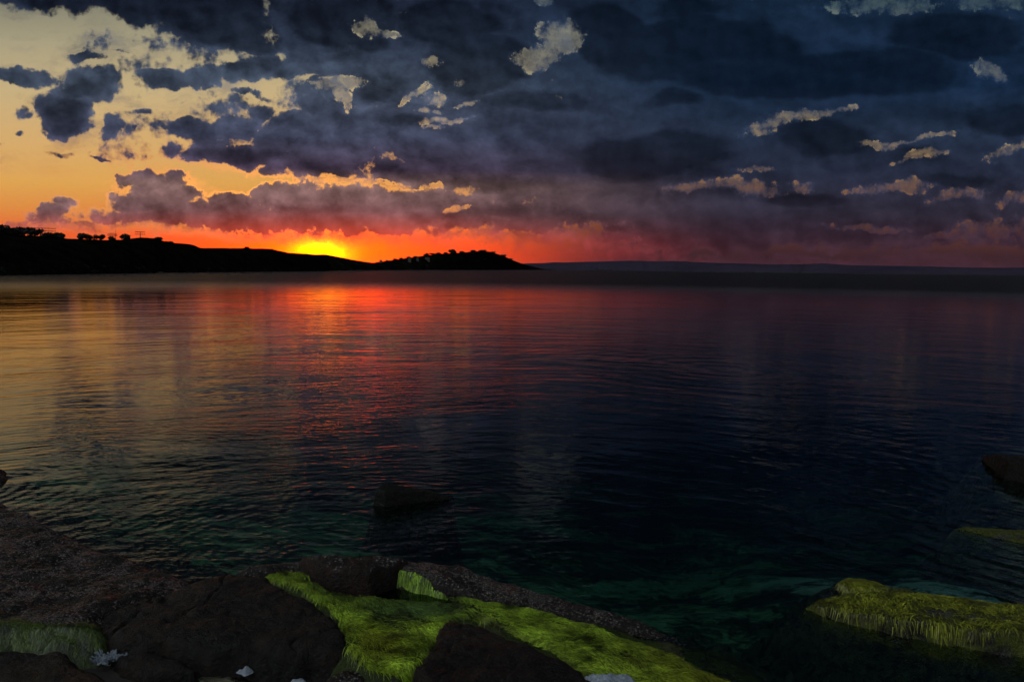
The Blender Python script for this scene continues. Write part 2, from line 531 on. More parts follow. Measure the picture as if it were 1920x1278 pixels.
def poly_sd(px, py, poly):
    """signed distance to polygon, positive inside"""
    poly = np.asarray(poly, float)
    d2 = np.full(px.shape, 1e18); inside = np.zeros(px.shape, bool)
    n = len(poly)
    for i in range(n):
        a, b = poly[i], poly[(i + 1) % n]
        ex, ey = b - a
        wx, wy = px - a[0], py - a[1]
        t = np.clip((wx * ex + wy * ey) / (ex * ex + ey * ey + 1e-12), 0, 1)
        d2 = np.minimum(d2, (wx - ex * t) ** 2 + (wy - ey * t) ** 2)
        c = (a[1] > py) != (b[1] > py)
        with np.errstate(divide='ignore', invalid='ignore'):
            xi = a[0] + (py - a[1]) * ex / (ey if abs(ey) > 1e-12 else 1e-12)
        inside ^= c & (px < xi)
    d = np.sqrt(d2)
    return np.where(inside, d, -d)


# ------------------------------------------------------------------ materials
def new_mat(name):
    m = bpy.data.materials.new(name)
    m.use_nodes = True
    m.node_tree.nodes.clear()
    return m, G(m.node_tree)


def finish(m, q, shader, volume=None):
    o = q.n('ShaderNodeOutputMaterial')
    q.t.links.new(shader, o.inputs[0])
    if volume is not None:
        q.t.links.new(volume, o.inputs[1])
    return m


def principled(q, base, rough=0.7, spec=0.4, normal=None):
    p = q.n('ShaderNodeBsdfPrincipled')
    q._in(p.inputs['Base Color'], base)
    q._in(p.inputs['Roughness'], rough)
    q._in(p.inputs['Specular IOR Level'], spec)
    if normal is not None:
        q._in(p.inputs['Normal'], normal)
    return p.outputs[0]


def bump(q, h, strength=1.0, dist=0.02, normal=None):
    b = q.n('ShaderNodeBump')
    b.inputs['Strength'].default_value = strength
    b.inputs['Distance'].default_value = dist
    q._in(b.inputs['Height'], h)
    if normal is not None: q._in(b.inputs['Normal'], normal)
    return b.outputs[0]


def simple(name, c, rough=0.7, spec=0.3, vary=0.4, scale=3.0):
    m, q = new_mat(name)
    ob = q.n('ShaderNodeTexCoord').outputs['Object']
    n = q.noise(ob, scale, 4, 0.6)
    f = q.m('MULTIPLY_ADD', q.m('SUBTRACT', n, 0.5), 2 * vary, 1.0)
    return finish(m, q, principled(q, q.v('SCALE', tuple(c[:3]), scale=f), rough, spec))


def rock_mat(name, dark, light, crust=0.0, crust_c=(0.2, 0.19, 0.19), moss=0.0, moss_c=(0.09, 0.10, 0.01), wet=0.35):
    m, q = new_mat(name)
    geo = q.n('ShaderNodeNewGeometry')
    pos_ = geo.outputs['Position']
    nz = q.sep(geo.outputs['Normal'])[2]
    n1 = q.noise(pos_, 2.3, 5, 0.6)
    n2 = q.noise(pos_, 14.0, 6, 0.65)
    n3 = q.noise(pos_, 60.0, 4, 0.6)
    base = q.mix(q.map(q.m('ADD', n1, q.m('MULTIPLY', q.m('SUBTRACT', n2, 0.5), 0.8)), 0.35, 0.75), dark + (1,), light + (1,))
    base = q.mix(q.map(n3, 0.58, 0.72, 0, 0.8), base, tuple(2.2 * c for c in light) + (1,))
    base = q.mix(q.map(q.noise(pos_, 5.0, 6, 0.7, dist=1.2), 0.47, 0.50, 0.0, 0.5), base, tuple(0.4 * c for c in dark) + (1,))
    h = q.m('ADD', q.m('MULTIPLY', n2, 1.0), q.m('MULTIPLY', n3, 0.35))
    if crust > 0:
        vo = q.n('ShaderNodeTexVoronoi', feature='F1')
        q._in(vo.inputs['Vector'], pos_); vo.inputs['Scale'].default_value = 62.0
        cell = q.map(vo.outputs['Distance'], 0.60, 0.30)
        rnd = q.sep(vo.outputs['Color'])[0]
        patch = q.map(q.m('ADD', q.noise(pos_, 3.4, 5, 0.65), q.m('MULTIPLY', rnd, 0.30)), 0.80 - 0.25 * crust, 0.92 - 0.25 * crust)
        face = q.map(nz, 0.35, 0.8)
        cm = q.m('MULTIPLY', q.m('MULTIPLY', cell, patch), face)
        cc = q.mix(q.m('POWER', rnd, 2.0), tuple(c * 0.22 for c in crust_c) + (1,), tuple(crust_c) + (1,))
        base = q.mix(q.m('MULTIPLY', q.m('MULTIPLY', patch, face), 0.75), base, q.mix(n3, tuple(c * 0.10 for c in crust_c) + (1,), tuple(c * 0.5 for c in crust_c) + (1,)))
        base = q.mix(q.m('MULTIPLY', cm, 0.75), base, cc)
        h = q.m('ADD', h, q.m('MULTIPLY', cm, 0.7))
    if moss > 0:
        mm = q.map(q.m('ADD', q.noise(pos_, 3.1, 5, 0.6), q.m('MULTIPLY', q.m('SUBTRACT', n2, 0.5), 0.6)), 0.62 - 0.3 * moss, 0.75 - 0.3 * moss)
        base = q.mix(mm, base, tuple(moss_c) + (1,))
    # weed film on everything that stays under water
    zz = q.sep(pos_)[2]
    base = q.mix(q.map(zz, -0.01, -0.14, 0.0, 0.9), base, q.mix(q.map(n2, 0.4, 0.6), (0.005, 0.008, 0.005, 1), (0.013, 0.024, 0.012, 1)))
    nr = bump(q, h, 1.0, 0.035)
    return finish(m, q, principled(q, base, q.map(n2, 0.3, 0.7, wet - 0.2, min(1.0, wet + 0.25)), 0.13, nr))


M_ROCK = rock_mat('dark_basalt', (0.0022, 0.0016, 0.0013), (0.0150, 0.0098, 0.0072), wet=0.6)
M_CRUST = rock_mat('barnacled_basalt', (0.005, 0.004, 0.0035), (0.014, 0.011, 0.009), crust=0.72, crust_c=(0.17, 0.145, 0.13), wet=0.55)
M_LEDGE = rock_mat('wet_barnacled_ledge', (0.0035, 0.0030, 0.0022), (0.010, 0.008, 0.006), crust=0.62, crust_c=(0.20, 0.155, 0.155), wet=0.55)
M_BLACK = rock_mat('wet_black_rock', (0.0012, 0.0011, 0.0008), (0.0046, 0.0040, 0.0026), wet=0.6)
M_RED = rock_mat('reddish_basalt', (0.006, 0.0035, 0.0025), (0.016, 0.008, 0.0055), crust=0.3, wet=0.55)
M_MOSSROCK = rock_mat('weedy_basalt', (0.005, 0.005, 0.003), (0.014, 0.013, 0.010), crust=1.1, crust_c=(0.13, 0.13, 0.12), moss=0.8, moss_c=(0.035, 0.042, 0.006), wet=0.5)


def weed_mat(name):
    m, q = new_mat(name)
    at_ = q.n('ShaderNodeAttribute'); at_.attribute_name = 'tint'
    rnd = q.n('ShaderNodeNewGeometry').outputs['Random Per Island']
    colr = q.v('SCALE', at_.outputs['Color'], scale=q.m('MULTIPLY_ADD', q.m('POWER', rnd, 1.6), 1.6, 0.22))
    p = q.n('ShaderNodeBsdfPrincipled')
    q._in(p.inputs['Base Color'], colr)
    p.inputs['Roughness'].default_value = 0.42
    p.inputs['Specular IOR Level'].default_value = 0.35
    t = q.n('ShaderNodeBsdfTranslucent')
    q._in(t.inputs[0], colr)
    mx = q.n('ShaderNodeMixShader'); mx.inputs[0].default_value = 0.25
    q.t.links.new(p.outputs[0], mx.inputs[1]); q.t.links.new(t.outputs[0], mx.inputs[2])
    return finish(m, q, mx.outputs[0])


M_WEED = weed_mat('green_weed_strands')


def hill_mat(name, a, b, sc, pale=None):
    m, q = new_mat(name)
    pos_ = q.n('ShaderNodeNewGeometry').outputs['Position']
    n = q.noise(pos_, sc, 6, 0.62)
    base = q.mix(q.map(n, 0.38, 0.62), a + (1,), b + (1,))
    if pale:
        z = q.sep(pos_)[2]
        k = q.m('MULTIPLY', q.map(q.noise(q.v('MULTIPLY', pos_, (1, 1, 2.5)), sc * 2.2, 5, 0.7), 0.55, 0.68), q.map(z, pale[1], pale[1] * 0.3))
        base = q.mix(k, base, pale[0] + (1,))
    return finish(m, q, principled(q, base, 0.95, 0.0))


M_HEAD = hill_mat('scrub_headland', (0.0014, 0.0014, 0.0012), (0.0034, 0.0030, 0.0024), 0.15, ((0.016, 0.016, 0.016), 4.0))
M_ISLE = hill_mat('wooded_island', (0.0018, 0.0018, 0.0016), (0.0045, 0.004, 0.003), 0.03, ((0.022, 0.020, 0.018), 16.0))
M_FAR = hill_mat('distant_range', (0.014, 0.013, 0.022), (0.021, 0.018, 0.029), 0.0008)  # bluish base colour carries part of the distance haze
M_LEAF = simple('dark_leaves', (0.006, 0.0065, 0.004), 0.8, 0.2, 0.5, 2.0)
M_BARK = simple('dark_bark', (0.012, 0.010, 0.008), 0.9, 0.1)
M_STEEL = simple('weathered_steel', (0.030, 0.025, 0.024), 0.6, 0.3)
M_RUST = simple('rusty_lattice', (0.16, 0.05, 0.035), 0.8, 0.2)
M_HULL = simple('dark_hull_paint', (0.012, 0.012, 0.018), 0.5, 0.3)
M_WALL = simple('dull_house_wall', (0.05, 0.045, 0.04), 0.8, 0.2)
M_ROOF = simple('dark_roof_tiles', (0.03, 0.018, 0.015), 0.8, 0.2)
M_WHITE = simple('white_crust', (0.14, 0.16, 0.19), 0.9, 0.1, 0.9, 60.0)


def sand_mat():
    m, q = new_mat('wet_weedy_seabed')
    pos_ = q.n('ShaderNodeNewGeometry').outputs['Position']
    st = q.v('MULTIPLY', pos_, (1.0, 1.6, 1.0))
    n1 = q.noise(st, 0.9, 5, 0.6, dist=0.6)
    n2 = q.noise(st, 7.0, 5, 0.65, dist=1.0)
    f = q.m('ADD', n1, q.m('MULTIPLY', q.m('SUBTRACT', n2, 0.5), 0.75))
    base = q.ramp(f, [(0.38, (0.006, 0.008, 0.007, 1)), (0.48, (0.014, 0.026, 0.014, 1)), (0.55, (0.054, 0.105, 0.052, 1)), (0.66, (0.13, 0.17, 0.11, 1))])
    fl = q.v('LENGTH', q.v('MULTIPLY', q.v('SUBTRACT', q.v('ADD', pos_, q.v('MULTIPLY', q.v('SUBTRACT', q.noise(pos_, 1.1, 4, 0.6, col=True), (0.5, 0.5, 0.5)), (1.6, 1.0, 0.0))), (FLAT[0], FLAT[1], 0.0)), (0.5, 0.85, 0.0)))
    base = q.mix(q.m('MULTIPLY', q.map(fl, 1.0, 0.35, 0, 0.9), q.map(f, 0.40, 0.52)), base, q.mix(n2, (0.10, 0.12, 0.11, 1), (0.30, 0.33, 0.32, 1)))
    # bare pale silt above the water line
    base = q.mix(q.map(q.sep(pos_)[2], 0.0, 0.06), base, q.ramp(f, [(0.35, (0.008, 0.007, 0.006, 1)), (0.55, (0.022, 0.020, 0.016, 1)), (0.75, (0.06, 0.055, 0.045, 1))]))
    return finish(m, q, principled(q, base, 0.7, 0.2, bump(q, n2, 0.6, 0.02)))


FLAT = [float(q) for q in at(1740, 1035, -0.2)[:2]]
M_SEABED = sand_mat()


def water_mat():
    m, q = new_mat('sea_water')
    pos_ = q.n('ShaderNodeNewGeometry').outputs['Position']
    x, y, z = q.sep(pos_)
    r = q.v('LENGTH', q.comb(x, y, 0.0))
    th = q.m('ARCTAN2', x, y)
    P2 = q.comb(x, y, 0.0)
    wv = q.v('SUBTRACT', q.noise(P2, 0.11, 2, 0.5, '2D', col=True), (0.5, 0.5, 0.5))
    wx, wy, _ = q.sep(wv)
    rw = q.m('ADD', r, q.m('MULTIPLY', wy, 3.2))
    # long low swells that run round the bay
    sw1 = q.noise(q.comb(q.m('MULTIPLY', th, 3.2), q.m('MULTIPLY', rw, 0.30), 0.0), 1.0, 2, 0.5, '2D')
    sw2 = q.noise(q.comb(q.m('MULTIPLY', th, 6.0), q.m('MULTIPLY', rw, 0.95), 3.0), 1.0, 2, 0.5, '2D')
    sw3 = q.noise(q.comb(q.m('MULTIPLY', th, 11.0), q.m('MULTIPLY', rw, 3.2), 5.0), 1.0, 3, 0.55, '2D')
    # small ripples, stretched sideways
    rp = q.noise(q.v('MULTIPLY', q.v('ADD', P2, q.v('SCALE', wv, scale=1.5)), (2.6, 7.0, 0.0)), 1.0, 3, 0.55, '2D')
    rp2 = q.noise(q.v('MULTIPLY', P2, (9.0, 20.0, 0.0)), 1.0, 2, 0.5, '2D')
    patch = q.map(q.noise(q.v('MULTIPLY', P2, (0.10, 0.16, 0.0)), 1.0, 3, 0.55, '2D'), 0.36, 0.64, 0.10, 1.35)
    h = q.m('MULTIPLY', sw1, 0.034)
    h = q.m('MULTIPLY_ADD', sw2, 0.018, h)
    near = q.map(r, 60.0, 14.0)
    h = q.m('MULTIPLY_ADD', sw3, q.m('MULTIPLY_ADD', near, 0.009, 0.0026), h)
    calm = q.map(r, 9.0, 24.0, 1.0, 0.15)
    patch = q.m('MULTIPLY', patch, calm)
    h = q.m('MULTIPLY_ADD', q.m('MULTIPLY', rp, patch), 0.0085, h)
    h = q.m('MULTIPLY_ADD', q.m('MULTIPLY', rp2, patch), 0.0022, h)
    # rings spreading from the rocks
    for (cx, cy, wl, amp, reach) in RINGS:
        dv = q.v('LENGTH', q.v('SUBTRACT', q.comb(q.m('MULTIPLY_ADD', wx, 1.5, x), q.m('MULTIPLY_ADD', wy, 1.5, y), 0.0), (cx, cy, 0.0)))
        ring = q.m('SINE', q.m('MULTIPLY', dv, 2 * math.pi / wl))
        fall = q.m('MULTIPLY', q.m('EXPONENT', q.m('MULTIPLY', dv, -1.0 / reach)), amp)
        h = q.m('MULTIPLY_ADD', ring, fall, h)
    nr = bump(q, h, 1.0, 1.0)
    fr = q.n('ShaderNodeFresnel'); fr.inputs[0].default_value = 1.333
    q._in(fr.inputs['Normal'], nr)
    gl = q.n('ShaderNodeBsdfGlossy')
    # the wind roughens the open water beyond the sheltered bay
    q._in(gl.inputs['Roughness'], q.map(r, 46.0, 125.0, 0.03, 0.24))
    q._in(gl.inputs['Normal'], nr)
    tr = q.n('ShaderNodeBsdfTransparent')
    tr.inputs[0].default_value = (0.86, 0.95, 0.93, 1)
    mx = q.n('ShaderNodeMixShader')
    # steep little wave faces out there meet the eye less grazingly and mirror less
    q._in(mx.inputs[0], q.m('MULTIPLY', fr.outputs[0], q.map(r, 44.0, 140.0, 1.0, 0.17)))
    q.t.links.new(tr.outputs[0], mx.inputs[1]); q.t.links.new(gl.outputs[0], mx.inputs[2])
    va = q.n('ShaderNodeVolumeAbsorption')
    va.inputs['Color'].default_value = (0.34, 0.64, 0.62, 1)
    va.inputs['Density'].default_value = 1.25
    return finish(m, q, mx.outputs[0], va.outputs[0])


def ring(px, py, wl, amp, reach):
    p = at(px, py)
    return (float(p[0]), float(p[1]), wl, amp, reach)


RINGS = [ring(770, 950, 0.15, 0.0016, 1.0), ring(1880, 985, 0.24, 0.0026, 1.5), ring(-60, 930, 0.17, 0.0010, 3.0),
         ring(1080, 1080, 0.13, 0.0011, 1.0), ring(600, 1040, 0.12, 0.0012, 1.2), ring(1900, 880, 0.3, 0.0022, 2.5), ring(1330, 690, 0.7, 0.005, 3.0)]
M_WATER = water_mat()

# ------------------------------------------------------------------ sea and seabed
R = 40000.0
sea = MB()
sea.box((0, R * 0.5 - 2000, -30.0), (2 * R, R + 4000 + 4000, 60.0))
sea_o = sea.build('sea', M_WATER)
tag(sea_o, 'dark rippled sea reflecting the sunset', 'sea', kind='structure')


def bed_z(x, y):
    """seabed height: a shelf by the viewer sloping into deep water"""
    x = np.asarray(x, float); y = np.asarray(y, float)
    edge = 2.9 - 0.62 * x                        # shelf edge runs away to the left
    edge = np.clip(edge, 1.7, 7.0)
    s = y - edge
    z = np.where(s < 0, 0.02 - 0.10 * s, 0.02 - 0.16 * s)
    z = np.where(z < -0.3, -0.3 - (1 - np.exp(-(-z - 0.3) / 2.2)) * 2.6 - 0.02 * np.maximum(0, -z - 0.3), z)
    z = np.minimum(z, 0.06)
    right = 1 / (1 + np.exp(-(x - 0.9) * 2.2))    # sunken flat to the right
    zr = -0.42 - 0.055 * np.maximum(0, y - 4.0) - 0.02 * np.maximum(0, y - 9) ** 1.2
    z = z * (1 - right) + np.minimum(z, np.maximum(zr, z - 0.25)) * right
    c_ = FLAT
    z = z + 0.30 * np.exp(-(((x - c_[0]) / 1.6) ** 2 + ((y - c_[1]) / 0.9) ** 2)) * (z < -0.05)
    return z + 0.15 * fbm(x * 1.0, y * 1.0, 5, 5) * np.clip((0.4 - z) * 1.2, 0.15, 1.0)


def grid(x0, x1, y0, y1, nx, ny, gy=None):
    xs = np.linspace(x0, x1, nx); ys = np.linspace(y0, y1, ny) if gy is None else gy
    X, Y = np.meshgrid(xs, ys)
    ny = len(ys)
    idx = np.arange(nx * ny).reshape(ny, nx)
    F = np.stack([idx[:-1, :-1], idx[:-1, 1:], idx[1:, 1:], idx[1:, :-1]], -1).reshape(-1, 4)
    return X, Y, F


X, Y, F = grid(-20, 20, 1.0, 40, 400, 0, gy=np.concatenate([np.linspace(-4, 2, 12), np.linspace(2.1, 14, 200), np.linspace(14.4, 45, 60)]))
Z = bed_z(X, Y)
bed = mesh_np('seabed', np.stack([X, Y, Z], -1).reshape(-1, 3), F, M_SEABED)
tag(bed, 'weedy sea bottom', 'seabed', kind='structure')


# ------------------------------------------------------------------ rocks
class Rock:
    pass


def rock(name, label, pts, mat, edge_w=0.12, edge_h=0.10, side=2.2, base=-0.6, amp=0.03, freq=3.0, res=0.014, seed=1,
         rag=0.06, cat='rock', group=None, crack=0.0, bed_fn=None, parent=None, terr=0.0, dent=None, under=0.4):
    """pts: (px, py, z) outline of the rock's top in the photograph, with its height above the water"""
    a = np.array(pts, float)
    W = at(a[:, 0], a[:, 1], a[:, 2])
    A = np.c_[np.ones(len(W)), W[:, 0], W[:, 1]]
    # tilted top plane plus smooth interpolation of the outline heights
    DW = None if dent is None else at(np.array(dent, float)[:, 0], np.array(dent, float)[:, 1], 0.13)[:, :2]
    k, *_ = np.linalg.lstsq(A, W[:, 2], rcond=None)
    res_k = W[:, 2] - A @ k
    marg = min(W[:, 2].max() / side + abs(base) / (side * under) + 0.12, 0.8)
    x0, y0 = W[:, :2].min(0) - marg; x1, y1 = W[:, :2].max(0) + marg
    nx, ny = int((x1 - x0) / res) + 2, int((y1 - y0) / res) + 2

    def H(x, y):
        d = poly_sd(x, y, W[:, :2])
        d = d + rag * (fbm(x * 4, y * 4, seed + 20, 4, 0.6) + 0.25 * fbm(x * 18, y * 18, seed + 31, 2))
        w = np.zeros(x.shape); zz = np.zeros(x.shape)
        for q, rv in zip(W, res_k):
            ww = 1 / ((x - q[0]) ** 2 + (y - q[1]) ** 2 + 0.01)
            w += ww; zz += ww * rv
        zp = np.clip(k[0] + k[1] * x + k[2] * y + zz / w, W[:, 2].min() - 0.02, W[:, 2].max() + 0.02)
        t = np.clip(d / edge_w, 0, 1)
        top = zp - edge_h * (1 - np.sqrt(np.clip(1 - (1 - t) ** 2, 0, 1)))
        n = amp * (fbm(x * freq, y * freq, seed, 5, 0.55) + 0.6 * ridged(x * freq * 0.7, y * freq * 0.7, seed + 7) - 0.2)
        if terr > 0:
            s = (fbm(x * 1.6, y * 2.4, seed + 50, 3) + 0.5) * 5
            n = n + terr * (np.floor(s) + np.clip((s - np.floor(s)) * 5 - 2, 0, 1)) / 5
        if crack > 0:
            c = np.abs(fbm(x * 1.3 + 3, y * 1.9, seed + 60, 4, 0.55))
            n = n - crack * np.clip(1 - c / 0.035, 0, 1)
        top = top + n
        if dent is not None:
            top = top - 0.16 * np.clip(poly_sd(x, y, DW) / 0.12 + 0.3, 0, 1)
        out = np.maximum(0, -d)
        z = top - out * side * (1 + 0.5 * fbm(x * 7, y * 7, seed + 3, 3))
        return np.where(z < 0, z * under, z), d      # the flanks splay out below the water line

    X, Y, F = grid(x0, x1, y0, y1, nx, ny)
    Z, D = H(X, Y)
    Z = np.maximum(Z, base)
    keep = (Z > base + 1e-4)
    kf = keep.ravel()[F].any(1)
    F = F[kf]
    used = np.unique(F); remap = -np.ones(nx * ny, int); remap[used] = np.arange(len(used))
    V_ = np.stack([X, Y, Z], -1).reshape(-1, 3)[used]
    if isinstance(parent, str):
        c = W.mean(0); c[2] = 0
        parent = empty(parent, tuple(c))
        tag(parent, label, cat, group)
        o = mesh_np(name, V_, remap[F], mat, parent)
    else:
        o = mesh_np(name, V_, remap[F], mat)
        tag(o, label, cat, group)
    rk = Rock(); rk.H = lambda x, y: H(x, y)[0]; rk.D = lambda x, y: H(x, y)[1]; rk.W = W; rk.o = o; rk.root = parent
    return rk


ledge = rock('shore_ledge', 'broad sloping barnacle-speckled rock ledge along the left shore', [
    (-420, 885, 0.10), (-120, 900, 0.06), (0, 938, 0.05), (55, 965, 0.02), (130, 1003, 0.02), (200, 1036, 0.02), (285, 1064, 0.02), (355, 1086, 0.03),
    (345, 1110, 0.10), (260, 1135, 0.14), (190, 1152, 0.18), (178, 1185, 0.20), (0, 1183, 0.24), (-300, 1190, 0.3), (-520, 1100, 0.3)],
    M_LEDGE, edge_w=0.3, edge_h=0.05, side=0.9, base=-0.4, amp=0.045, freq=3.4, seed=3, cat='rock', terr=0.05)
slab = rock('rock_slab', 'largest bare dark brown rock slab, left of the bright green weed', [
    (182, 1150, 0.17), (300, 1112, 0.18), (425, 1078, 0.18), (500, 1082, 0.19), (560, 1118, 0.19), (618, 1150, 0.19), (640, 1195, 0.18),
    (655, 1226, 0.16), (560, 1232, 0.15), (470, 1216, 0.15), (380, 1222, 0.15), (300, 1204, 0.16), (230, 1204, 0.16), (182, 1180, 0.16)],
    M_ROCK, edge_w=0.10, edge_h=0.035, side=2.2, base=-0.1, amp=0.028, freq=2.6, seed=9, crack=0.035, terr=0.05, rag=0.05)
corner = rock('boulder', 'dark rounded boulder in the bottom left corner', [
    (-220, 1225, 0.24), (-40, 1208, 0.23), (70, 1204, 0.22), (130, 1216, 0.20), (150, 1242, 0.20), (230, 1290, 0.20), (230, 1400, 0.22), (-220, 1400, 0.24)],
    M_ROCK, edge_w=0.10, edge_h=0.05, side=2.4, base=-0.05, amp=0.03, freq=3, seed=14, crack=0.02)
small = rock('boulder', 'small low dark rock below the big brown slab', [
    (213, 1226, 0.13), (262, 1214, 0.15), (340, 1220, 0.15), (372, 1243, 0.13), (362, 1254, 0.11), (300, 1256, 0.11), (225, 1248, 0.12)],
    M_ROCK, edge_w=0.08, edge_h=0.05, side=2.5, base=-0.05, amp=0.03, freq=4, seed=19)
block = rock('boulder', 'reddish brown angular rock at the head of the weedy tide pool', [
    (566, 1042, 0.26), (620, 1031, 0.34), (700, 1036, 0.32), (765, 1048, 0.26), (735, 1062, 0.26), (690, 1072, 0.28), (628, 1066, 0.30), (595, 1060, 0.26)],
    M_RED, edge_w=0.05, edge_h=0.03, side=6, base=-0.3, amp=0.022, freq=5, seed=23, rag=0.025, terr=0.03)
ridge = rock('rock_ridge', 'long grey barnacled rock ridge between the green weed and the sea', [
    (735, 1036, 0.22), (800, 1046, 0.20), (880, 1064, 0.18), (1000, 1098, 0.14), (1120, 1132, 0.09), (1210, 1164, 0.05), (1270, 1190, 0.0), (1235, 1190, 0.03),
    (1130, 1160, 0.10), (1000, 1133, 0.15), (900, 1116, 0.18), (830, 1092, 0.22), (780, 1074, 0.24), (725, 1058, 0.24)],
    M_CRUST, edge_w=0.10, edge_h=0.06, side=2.2, base=-0.5, amp=0.035, freq=3.2, seed=29)
spur = rock('boulder', 'grey crusted rock shelf at the left edge of the green weed', [
    (430, 1072, 0.20), (470, 1056, 0.21), (540, 1047, 0.21), (604, 1046, 0.20), (600, 1058, 0.20), (540, 1062, 0.20), (480, 1074, 0.20)],
    M_CRUST, edge_w=0.08, edge_h=0.05, side=2.0, base=-0.5, amp=0.02, freq=5, seed=37, rag=0.03)
front_rock = rock('boulder', 'black boulder at the bottom centre with a pale crusted right edge', [
    (785, 1250, 0.24), (822, 1205, 0.23), (838, 1165, 0.20), (900, 1172, 0.20), (960, 1192, 0.20), (1040, 1228, 0.20), (1095, 1258, 0.20), (1140, 1300, 0.22),
    (1150, 1420, 0.24), (780, 1420, 0.26)],
    M_ROCK, edge_w=0.10, edge_h=0.04, side=2.4, base=-0.1, amp=0.03, freq=3, seed=43, crack=0.02, terr=0.03)
mid = rock('boulder', 'dark wedge-shaped rock standing alone in the open water', [
    (703, 915, 0.19), (722, 903, 0.21), (790, 913, 0.15), (846, 931, 0.02), (792, 924, 0.10), (722, 917, 0.19)],
    M_BLACK, edge_w=0.03, edge_h=0.02, side=11.0, base=-0.8, under=0.45, amp=0.016, freq=7, seed=47, rag=0.018, res=0.01)
farright = rock('boulder', 'dark rock entering from the right edge, farthest out in the water', [
    (1836, 851, 0.05), (1880, 849, 0.22), (1990, 855, 0.32), (2120, 862, 0.34), (2120, 880, 0.32), (1960, 868, 0.32), (1890, 862, 0.24), (1858, 856, 0.12)],
    M_BLACK, edge_w=0.05, edge_h=0.03, side=8.0, base=-0.9, under=0.25, amp=0.03, freq=4, seed=53, rag=0.03)
awash = rock('boulder', 'low weed-covered rock awash at the right edge, beyond the mossy rock', [
    (1788, 984, 0.03), (1860, 983, 0.04), (1960, 990, 0.05), (2080, 1004, 0.06), (2080, 1040, 0.04), (1960, 1020, 0.04), (1900, 1010, 0.03), (1850, 1000, 0.02)],
    M_MOSSROCK, edge_w=0.10, edge_h=0.04, side=5.0, base=-0.5, amp=0.02, freq=4, seed=59, rag=0.04)
leftedge = rock('boulder', 'black rock at the left edge of the water, above the ledge', [
    (-200, 858, 0.2), (-40, 866, 0.14), (8, 876, 0.06), (16, 892, 0.04), (4, 902, 0.05), (-200, 912, 0.1)],
    M_ROCK, edge_w=0.08, edge_h=0.06, side=2.4, base=-0.5, amp=0.03, freq=4, seed=61)
moss = rock('rock_body', 'mossy rock with yellow-green weed hanging from its edge, right foreground', [
    (1514, 1136, 0.02), (1545, 1114, 0.08), (1600, 1106, 0.11), (1680, 1108, 0.11), (1800, 1119, 0.11), (1920, 1132, 0.12), (2150, 1150, 0.13), (2150, 1212, 0.16),
    (1960, 1194, 0.15), (1860, 1183, 0.14), (1760, 1170, 0.13), (1660, 1155, 0.11), (1570, 1146, 0.07)],
    M_MOSSROCK, edge_w=0.08, edge_h=0.03, side=3.2, base=-0.6, amp=0.025, freq=3.2, seed=67, parent='mossy_rock')
knob = rock('boulder', 'small round weed-topped knob behind the mossy rock', [
    (1572, 1092, 0.05), (1588, 1080, 0.06), (1612, 1082, 0.05), (1650, 1095, 0.03), (1720, 1104, 0.02), (1640, 1106, 0.05), (1592, 1106, 0.06)],
    M_MOSSROCK, edge_w=0.07, edge_h=0.04, side=2.6, base=-0.5, amp=0.02, freq=5, seed=71, rag=0.03)

# bed that carries the bright green weed
WEED = [(478, 1075, 0.14), (540, 1068, 0.13), (620, 1072, 0.12), (700, 1082, 0.12), (800, 1100, 0.12), (880, 1118, 0.14), (1000, 1138, 0.12), (1130, 1166, 0.07),
        (1240, 1195, 0.02), (1330, 1225, -0.02), (1420, 1275, -0.06), (1480, 1330, -0.08), (1180, 1330, 0.10), (1130, 1280, 0.12), (1030, 1222, 0.16), (920, 1172, 0.18), (838, 1160, 0.18),
        (822, 1200, 0.18), (782, 1245, 0.18), (750, 1275, 0.17), (690, 1262, 0.17), (652, 1228, 0.18), (635, 1165, 0.19), (560, 1112, 0.19)]
POOL = [(578, 1090), (640, 1082), (720, 1090), (800, 1104), (850, 1118), (840, 1130), (760, 1130), (670, 1126), (610, 1112)]
weedbed = rock('weed_bed', 'rock hollow carpeted with bright green weed', WEED, rock_mat('weedy_hollow', (0.012, 0.014, 0.006), (0.03, 0.035, 0.012), moss=0.8, moss_c=(0.014, 0.022, 0.003), wet=0.4),
               edge_w=0.1, edge_h=0.03, side=1.2, base=-0.4, amp=0.03, freq=3.5, seed=83, rag=0.03, cat='rock', dent=POOL)


def pool_mat():
    m, q = new_mat('tide_pool_water')
    pos_ = q.n('ShaderNodeNewGeometry').outputs['Position']
    nr = bump(q, q.noise(q.v('MULTIPLY', pos_, (6.0, 14.0, 1.0)), 1.0, 2, 0.5), 1.0, 0.004)
    fr = q.n('ShaderNodeFresnel'); fr.inputs[0].default_value = 1.333
    q._in(fr.inputs['Normal'], nr)
    gl = q.n('ShaderNodeBsdfGlossy'); gl.inputs['Roughness'].default_value = 0.03
    q._in(gl.inputs['Normal'], nr)
    tr = q.n('ShaderNodeBsdfTransparent'); tr.inputs[0].default_value = (0.30, 0.42, 0.26, 1)
    mx = q.n('ShaderNodeMixShader')
    q._in(mx.inputs[0], fr.outputs[0])
    q.t.links.new(tr.outputs[0], mx.inputs[1]); q.t.links.new(gl.outputs[0], mx.inputs[2])
    return finish(m, q, mx.outputs[0])


_pw = at(np.array(POOL, float)[:, 0], np.array(POOL, float)[:, 1], 0.09)
_pc = _pw.mean(0)
mb_ = MB(); mb_.add([tuple(_pc + (p_ - _pc) * np.array([1.25, 1.3, 1.0])) for p_ in _pw[::-1]], [tuple(range(len(_pw)))])
tag(mb_.build('tide_pool', pool_mat()), 'still dark tide pool among the green weed', 'tide pool', kind='structure')

